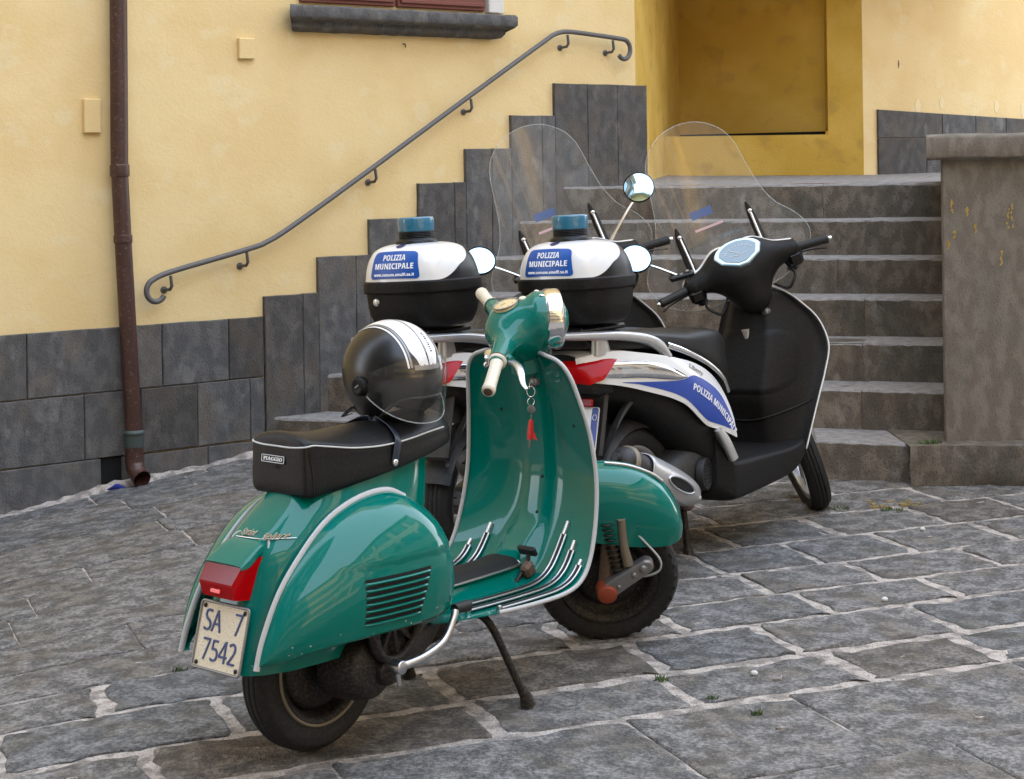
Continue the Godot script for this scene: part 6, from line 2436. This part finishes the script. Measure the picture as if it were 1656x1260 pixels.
	# front mudguard and fork
	g = G.new()
	var mg := []
	for i in 16:
		var a := deg_to_rad(20.0 + 135.0 * i / 15.0)
		var r := PackedVector3Array()
		for j in 9:
			var z := (j / 4.0 - 1.0)
			var rr := 0.305 - 0.045 * pow(absf(z), 2.5)
			r.append(Vector3(1.335 + cos(a) * rr, 0.275 + sin(a) * rr, z * 0.068))
		mg.append(r)
	g.sheet(mg, 0.004, Vector3(0, 1, 0))
	g.move(steer)
	part("front_mudguard", g, M.white_paint, root)
	for s in [1.0, -1.0]:
		g = G.new()
		g.tube(V3([1.335, 0.275, 0.075 * s, 1.27, 0.42, 0.078 * s, 1.21, 0.55, 0.075 * s]), [0.018, 0.02, 0.017], 12, 8)
		g.move(steer)
		part("fork_leg", g, M.silver_paint, root)

	# handlebar head: black towards the rider, white in front
	var cover: Blend
	for k in 2:
		var bl := Blend.new()
		if k == 0:
			cover = bl
		bl.k = 0.06
		var o := Vector3(0.022, 0.007, 0) * k
		bl.bone(Vector3(0.888, 1.058, 0.055) + o, Vector3(0.888, 1.058, -0.055) + o, 0.064, 0.064)
		bl.bone(Vector3(0.875, 1.036, 0.08) + o, Vector3(0.862, 1.02, 0.205) + o, 0.058, 0.040)
		bl.bone(Vector3(0.875, 1.036, -0.08) + o, Vector3(0.862, 1.02, -0.205) + o, 0.058, 0.040)
		bl.bone(Vector3(0.88, 1.0, 0.06) + o, Vector3(0.885, 0.93, 0.015) + o, 0.06, 0.05)
		bl.bone(Vector3(0.88, 1.0, -0.06) + o, Vector3(0.885, 0.93, -0.015) + o, 0.06, 0.05)
		bl.bone(Vector3(0.875, 0.99, 0) + o, Vector3(0.885, 0.90, 0) + o, 0.075, 0.06)
		g = G.new()
		bl.build(g, Vector3(0.75, 0.82, -0.27), Vector3(1.02, 1.16, 0.27), 0.0105)
		g.move(steer)
		part("handlebar_cover" if k == 0 else "headlamp_cover", g, black if k == 0 else M.white_paint, root)
	var dn := Vector3(-0.83, 0.558, 0)
	var dt := Vector3(0.558, 0.83, 0)
	var do := Vector3(0.885, 1.035, 0.0)
	while cover.dist(do) < 0.0:
		do += dn * 0.001
	do -= dn * 0.004
	var face := PackedVector2Array()
	for i in 13:
		var a := deg_to_rad(8.0 + 164.0 * i / 12.0)
		face.append(Vector2(cos(a) * 0.098, sin(a) * 0.064))
	face.append_array(V2([-0.078, -0.03, -0.02, -0.062, 0.02, -0.062, 0.078, -0.03]))
	g = G.new()
	g.plate(face, do + dn * 0.010, Vector3(0, 0, 1), dt, 0.03, 0.004)
	g.move(steer)
	var dash := part("instrument_bezel", g, M.dash_ring, root)
	g = G.new()
	var small := PackedVector2Array()
	for p in face:
		small.append(p * 0.80)
	g.plate(small, do + dn * 0.0125, Vector3(0, 0, 1), dt, 0.004)
	g.move(steer)
	part("dial_face", g, M.dash_face, dash)
	g = G.new()
	for i in 11:
		var a := deg_to_rad(15.0 + 150.0 * i / 10.0)
		var e := Vector3(0, 0, 1) * cos(a) * 0.062 + dt * (sin(a) * 0.038 - 0.006)
		g.tube(PackedVector3Array([do + e * 0.8 + dn * 0.0132, do + e + dn * 0.0132]), 0.0009, 4)
	g.tube(PackedVector3Array([do + dn * 0.0135 - dt * 0.012, do + dn * 0.0135 + Vector3(0, 0, -0.03) + dt * 0.016]), 0.0012, 4)
	for s in [1.0, -1.0]:
		g.tube(PackedVector3Array([do + dn * 0.0135 - dt * 0.02, do + dn * 0.0135 + Vector3(0, 0, 0.035 * s) - dt * 0.012]), 0.0008, 4)
	g.move(steer)
	part("dial_marks", g, M.lettering, dash)
	for s in [1.0, -1.0]:
		var a := Vector3(0.858, 1.018, 0.225 * s)
		var b := Vector3(0.840, 1.005, 0.365 * s)
		var d := (b - a).normalized()
		g = G.new()
		g.lathe([Vector2(0.0, 0.128), Vector2(0.015, 0.128), Vector2(0.0175, 0.123), Vector2(0.0165, 0.10), Vector2(0.0165, 0.02), Vector2(0.02, 0.012), Vector2(0.02, 0.0)], a, d, 20)
		g.move(steer)
		var grip := part("grip", g, M.rubber, root)
		g = G.new()
		g.lathe([Vector2(0.0, 0.144), Vector2(0.008, 0.142), Vector2(0.009, 0.131), Vector2(0.007, 0.127)], a, d, 16)
		g.move(steer)
		part("bar_end", g, M.chrome, grip)
		g = G.new()
		g.lathe([Vector2(0.024, -0.03), Vector2(0.027, -0.01), Vector2(0.026, 0.0), Vector2(0.021, 0.006)], a, d, 20)
		g.move(steer)
		part("throttle_collar" if s > 0 else "grip_collar", g, M.chrome if s > 0 else M.satin_black, grip)
		g = G.new()
		g.box(Vector3(0.862, 0.985, 0.205 * s), Vector3(0.06, 0.055, 0.06), Basis(Vector3(0, 0, 1), 0.3), 0.012)
		g.box(Vector3(0.848, 1.045, 0.205 * s), Vector3(0.03, 0.018, 0.05), Basis(Vector3(0, 0, 1), 0.6), 0.005)
		g.box(Vector3(0.892, 0.955, 0.19 * s), Vector3(0.05, 0.03, 0.04), Basis.IDENTITY, 0.01)
		g.move(steer)
		part("switch_block", g, M.satin_black, root)
		g = G.new()
		g.tube(V3([0.89, 1.0, 0.19 * s, 0.92, 1.0, 0.23 * s, 0.925, 0.99, 0.30 * s, 0.90, 0.975, 0.345 * s]), [0.009, 0.008, 0.007, 0.006], 8, 16, true, 0.5)
		g.move(steer)
		part("brake_lever", g, M.satin_black, root)
		g = G.new()
		g.tube(V3([0.88, 0.98, 0.17 * s, 0.865, 0.93, 0.185 * s, 0.86, 0.90, 0.165 * s, 0.872, 0.885, 0.14 * s, 0.89, 0.92, 0.10 * s]), 0.006, 8, 24)
		g.move(steer)
		part("cable", g, M.rubber, root)
		# strut of the windscreen
		g = G.new()
		g.loft([super_ring(Vector3(0.925, 1.03, 0.155 * s), Vector3(0.005, 0, 0), Vector3(0, 0, 0.018), 3.0, 14), super_ring(Vector3(0.938, 1.12, 0.152 * s), Vector3(0.005, 0, 0), Vector3(0, 0, 0.018), 3.0, 14), super_ring(Vector3(0.95, 1.21, 0.152 * s), Vector3(0.005, 0, 0), Vector3(0, 0, 0.016), 3.0, 14), super_ring(Vector3(0.953, 1.262, 0.150 * s), Vector3(0.004, 0, 0), Vector3(0, 0, 0.005), 3.0, 14)], 16, 16, true, true, true)
		g.move(aside)
		var strut := part("screen_strut", g, M.satin_black, root)
		g = G.new()
		g.tube(V3([0.907, 1.05, 0.148 * s, 0.922, 1.13, 0.148 * s, 0.936, 1.215, 0.15 * s]), 0.0055, 8)
		g.ball(Vector3(0.936, 1.222, 0.15 * s), Vector3(0.009, 0.009, 0.009))
		g.move(aside)
		part("strut_rod", g, M.chrome, strut)
	g = G.new()
	for k in 3:
		g.box(Vector3(0.862, 1.088 - k * 0.004, -0.205 - k * 0.026), Vector3(0.014, 0.008, 0.014), Basis(Vector3(0, 0, 1), 0.4), 0.002)
	g.move(steer)
	var pod := part("pod_button", g, M.dull_metal, root)
	pod.set_meta("kind", "stuff")
	g = G.new()
	g.box(Vector3(0.872, 1.078, -0.231), Vector3(0.04, 0.022, 0.10), Basis(Vector3(0, 0, 1), 0.4) * Basis(Vector3(1, 0, 0), 0.12), 0.006)
	g.move(steer)
	part("button_pod", g, M.satin_black, root)
	# windscreen
	var hws := [0.925, 0.14, 0.935, 0.19, 0.97, 0.272, 1.02, 0.322, 1.08, 0.340, 1.15, 0.312, 1.22, 0.256, 1.3, 0.222, 1.39, 0.204, 1.5, 0.186, 1.56, 0.158, 1.605, 0.11, 1.63, 0.06, 1.638, 0.015]
	var sr := []
	for i in 49:
		var y := 0.925 + (1.638 - 0.925) * (0.5 - 0.5 * cos(PI * i / 48.0))
		var w := curve(hws, y)
		var r := PackedVector3Array()
		for j in 25:
			var z := w * (j / 12.0 - 1.0)
			r.append(Vector3(1.03 - (y - 0.95) * 0.20 - 0.75 * z * z, y, z))
		sr.append(r)
	g = G.new()
	g.grid(sr, false, Vector3(-1, 0, 0))
	g.move(aside)
	var screen := part("windscreen", g, M.clear_screen, root)
	g = G.new()
	var loop := PackedVector3Array()
	for i in 49:
		loop.append(sr[i][24])
	for i in range(48, -1, -1):
		loop.append(sr[i][0])
	loop.append(loop[0])
	g.tube(loop, 0.0017, 6)
	g.move(aside)
	part("screen_edge", g, M.screen_edge, screen)
	var glue := func(y: float, z: float) -> Vector3: return Vector3(1.03 - (y - 0.95) * 0.20 - 0.75 * z * z - 0.002, y, z)
	g = G.new()
	var sb := []
	for i in 3:
		var r := PackedVector3Array()
		for j in 6:
			r.append(glue.call(1.268 + i * 0.016 + rng.randf_range(-0.002, 0.002), -0.075 + j * 0.018))
		sb.append(r)
	g.grid(sb, false, Vector3(-1, 0, 0))
	g.move(aside)
	part("blue_sticker", g, M.sticker_blue, screen)
	g = G.new()
	sb = []
	for i in 2:
		var r := PackedVector3Array()
		for j in 6:
			r.append(glue.call(1.219 + i * 0.010, -0.078 + j * 0.024))
		sb.append(r)
	g.grid(sb, false, Vector3(-1, 0, 0))
	g.move(aside)
	part("pink_sticker", g, M.sticker_pink, screen)
	# mirrors
	for s in ([-1.0, 1.0] if right_mirror else [-1.0]):
		g = G.new()
		var c := Vector3(0.875, 1.207, -0.372) if s < 0 else Vector3(0.875, 1.245, 0.325)
		var foot := Vector3(0.872, 1.085, -0.245) if s < 0 else Vector3(0.88, 1.085, 0.135)
		g.tube(PackedVector3Array([foot, foot.lerp(c, 0.5) + Vector3(0.0, -0.004, 0), c + Vector3(0.01, -0.03, 0.02 if s < 0 else -0.02)]), 0.0062, 10, 10)
		g.move(steer)
		var stalk := part("mirror_stalk", g, M.chrome, root)
		var look := Vector3(-1.0, 0.42 if s < 0 else 0.26, 0.14 * -s).normalized()
		g = G.new()
		g.lathe([Vector2(0.059, 0.002), Vector2(0.063, 0.0), Vector2(0.062, -0.012), Vector2(0.04, -0.024), Vector2(0.0, -0.028)], c, look, 32)
		g.move(steer)
		part("mirror_shell", g, M.satin_black, stalk)
		g = G.new()
		g.lathe([Vector2(0.0, 0.0012), Vector2(0.03, 0.0008), Vector2(0.0585, -0.001)], c, look, 32)
		g.move(steer)
		part("mirror_glass", g, M.mirror, stalk)

	# side stand
	g = G.new()
	g.tube(V3([0.40, 0.22, -0.03, 0.385, 0.13, -0.02, 0.372, 0.03, -0.005]), 0.013, 10)
	g.tube(V3([0.372, 0.03, -0.005, 0.37, -0.012, 0.0]), [0.015, 0.024], 10)
	part("centre_stand", g, M.greasy_metal, root)

	# top case on its rack
	g = G.new()
	g.box(Vector3(-0.23, 0.876, 0), Vector3(0.26, 0.018, 0.2), Basis.IDENTITY, 0.006)
	g.box(Vector3(-0.36, 0.868, 0), Vector3(0.22, 0.014, 0.15), Basis(Vector3(0, 0, 1), -0.03), 0.005)
	part("case_rack", g, M.satin_black, root)
	g = G.new()
	var tub := []
	for q in [[0.894, 0.10, 0.11], [0.8955, 0.126, 0.136], [0.905, 0.142, 0.153], [0.945, 0.158, 0.171], [0.99, 0.164, 0.177], [1.018, 0.166, 0.179]]:
		tub.append(super_ring(Vector3(-0.235, q[0], 0), Vector3(q[1], 0, 0), Vector3(0, 0, q[2]), 2.8, 40))
	g.loft(tub, 24, 56, true, true, false)
	var case := part("top_case", g, black, root)
	g = G.new()
	var lip := []
	for q in [[1.010, 0.165, 0.178], [1.012, 0.173, 0.186], [1.018, 0.1745, 0.1875], [1.046, 0.1745, 0.1875], [1.052, 0.1725, 0.1855], [1.0535, 0.166, 0.179]]:
		lip.append(super_ring(Vector3(-0.235, q[0], 0), Vector3(q[1], 0, 0), Vector3(0, 0, q[2]), 2.8, 40))
	var lr2: Array = G.dense(lip, 6, 56, true)
	g.grid(lr2, true)
	part("case_lip", g, black, case)
	g = G.new()
	var lid := []
	for i in 25:
		var r := PackedVector3Array()
		for j in 72:
			r.append(lid_point(TAU * j / 72.0, i / 24.0))
		lid.append(r)
	g.grid(lid, true)
	part("case_lid", g, M.white_paint, case)
	for s in [1.0, -1.0]:
		g = G.new()
		var cheek := []
		for i in 33:
			var t := i / 32.0
			var phi := lerpf(2.36, 0.40, t)
			var h := 0.74 * pow(smoothstep(0.0, 0.72, t), 1.25) * (1.0 - 0.35 * smoothstep(0.8, 1.0, t))
			var r := PackedVector3Array()
			for j in 10:
				var p := lid_point(phi, maxf(h, 0.002) * j / 9.0)
				var out := Vector3(p.x + 0.235, 0.05, p.z).normalized()
				p += out * 0.0022
				p.z *= s
				r.append(p)
			cheek.append(r)
		g.grid(cheek, false, Vector3(0, 0.2, s))
		part("lid_cheek", g, M.satin_black, case)
	# rear label: everything is laid on the lid by angle and height
	var on_lid := func(a: float, b: float, lift: float) -> Vector3:
		# a to the right and b upwards, seen from behind
		var v := 0.37 + b / 0.138
		var wide := 1.0 - 0.25 * (v - 0.37)
		var phi := PI
		var za := a
		# find the angle whose z is a: the back of the lid is nearly flat
		var k := curve([0.0, 1.0, 0.3, 0.955, 0.55, 0.875, 0.75, 0.73, 0.9, 0.46, 1.0, 0.0], v)
		var sz := clampf(absf(za) / (0.181 * k), 0.0, 0.98)
		phi = PI - signf(za) * asin(pow(sz, 1.375))
		var p := lid_point(phi, v)
		return p + Vector3(-0.9, 0.4, 0.0) * lift
	g = G.new()
	var lab := []
	for i in 25:
		var t := i / 24.0
		var b := lerpf(-0.043, 0.043, t)
		var r := PackedVector3Array()
		for j in 24:
			var w := 0.101 - 0.016 * t - 0.013 * (1.0 - sqrt(maxf(0.0, 1.0 - pow(maxf(absf(2.0 * t - 1.0) - 0.68, 0.0) / 0.32, 2.0))))
			r.append(on_lid.call(lerpf(-w, w, j / 23.0), b + 0.002 * (1.0 - pow(j / 11.5 - 1.0, 2.0)), 0.002))
		lab.append(r)
	g.grid(lab, false, Vector3(-1, 0, 0))
	var labels := part("rear_label", g, M.label_blue, case)
	g = G.new()
	for w in [["POLIZIA", 0.024, 0.017, 1.0], ["MUNICIPALE", -0.002, 0.017, 1.08], ["www.comune.amalfi.sa.it", -0.029, 0.0095, 1.0]]:
		g.letters(w[0], bold, w[2], 0.0008, func(p: Vector3) -> Vector3: return on_lid.call(p.x, p.y + w[1], 0.003 + p.z), w[3])
	part("lettering", g, M.lettering, labels)
	g = G.new()
	var em := []
	for f in [1.0, 0.5, 0.0]:
		var r := PackedVector3Array()
		for i in 20:
			var a := TAU * i / 20.0
			r.append(on_lid.call(cos(a) * 0.016 * f, 0.064 + sin(a) * 0.008 * f, 0.002))
		em.append(r)
	g.grid(em, true)
	part("emblem", g, M.navy, case)
	g = G.new()
	g.lathe([Vector2(0.0, 0.006), Vector2(0.010, 0.006), Vector2(0.0125, 0.004), Vector2(0.0145, -0.004)], Vector3(-0.394, 0.985, -0.08), Vector3(-1, -0.05, -0.1), 24)
	part("case_lock", g, M.aluminium, case)
	g = G.new()
	var bo := Vector3(-0.255, 1.177, 0)
	g.lathe([Vector2(0.076, -0.012), Vector2(0.073, 0.004), Vector2(0.065, 0.010), Vector2(0.060, 0.015)], bo, Vector3.UP, 36)
	for k in 4:
		g.lathe([Vector2(0.0585, 0.015 + k * 0.0055), Vector2(0.061, 0.017 + k * 0.0055), Vector2(0.061, 0.019 + k * 0.0055), Vector2(0.0585, 0.0205 + k * 0.0055)], bo, Vector3.UP, 36)
	var beacon := part("beacon_base", g, M.satin_black, case)
	g = G.new()
	var fl := []
	for i in 12:
		fl.append(0)
	var prof := [Vector2(0.0585, 0.037), Vector2(0.061, 0.041), Vector2(0.0605, 0.055), Vector2(0.062, 0.059), Vector2(0.062, 0.078), Vector2(0.059, 0.084), Vector2(0.052, 0.0855), Vector2(0.05, 0.082), Vector2(0.02, 0.083), Vector2(0.0, 0.083)]
	g.lathe(prof, bo, Vector3.UP, 40)
	part("beacon_lens", g, M.beacon_blue, beacon)
	return root


func build_both_police() -> void:
	var yaw := deg_to_rad(52.5)
	var b := Basis(Vector3(cos(yaw), 0, -sin(yaw)), Vector3.UP, Vector3(sin(yaw), 0, cos(yaw))) * Basis(Vector3(1, 0, 0), deg_to_rad(-3.0))
	var first := build_police("white and blue police scooter nearest the stone pier, no right-hand mirror", Transform3D(b, Vector3(0.40, 0.010, -6.03)), false)
	var b2 := Basis(Vector3(0, 1, 0), deg_to_rad(5.5)) * b
	build_police("white and blue police scooter next to the yellow wall, right mirror raised", Transform3D(b2, Vector3(-0.138, 0.010, -6.04)), true)


func _ready() -> void:
	rng.seed = 4711
	var cam := Camera3D.new()
	cam.name = "camera"
	cam.projection = Camera3D.PROJECTION_FRUSTUM
	cam.near = 0.1
	cam.far = 200.0
	cam.size = 0.1 * 1260.0 / 2800.0
	cam.frustum_offset = Vector2(0.0, -0.1 * 365.0 / 2800.0)
	cam.position = Vector3(0, 1.446, 0)
	cam.rotation = Vector3(0, 0, -0.014)
	add_child(cam)
	cam.make_current()
	var sky_mat := ProceduralSkyMaterial.new()
	sky_mat.sky_top_color = Color(0.69, 0.74, 0.82)
	sky_mat.sky_horizon_color = Color(0.88, 0.88, 0.88)
	sky_mat.sky_curve = 0.22
	sky_mat.sky_energy_multiplier = 1.35
	sky_mat.ground_bottom_color = Color(0.35, 0.32, 0.28)
	sky_mat.ground_horizon_color = Color(0.6, 0.58, 0.54)
	var sky := Sky.new()
	sky.sky_material = sky_mat
	var env := Environment.new()
	env.background_mode = Environment.BG_SKY
	env.sky = sky
	env.tonemap_mode = Environment.TONE_MAPPER_LINEAR
	env.tonemap_exposure = 3.65
	env.sdfgi_enabled = true
	env.ssao_enabled = true
	env.ssil_enabled = true
	var we := WorldEnvironment.new()
	we.name = "environment"
	we.environment = env
	add_child(we)
	var sun := DirectionalLight3D.new()
	sun.name = "sun"
	sun.light_energy = 1.2
	sun.light_color = Color(1.0, 0.93, 0.80)
	sun.light_angular_distance = 0.5
	sun.shadow_enabled = true
	add_child(sun)
	# it stands behind the yellow house, so the steps and scooters lie in open shade and the far side of the square is sunny
	sun.look_at_from_position(Vector3(-0.605, 0.85, -0.796) * 20.0, Vector3.ZERO)

	make_materials()
	build_ground()
	build_walls()
	build_steps()
	build_opposite()
	build_old_scooter()
	build_helmet()
	build_both_police()
	build_litter()
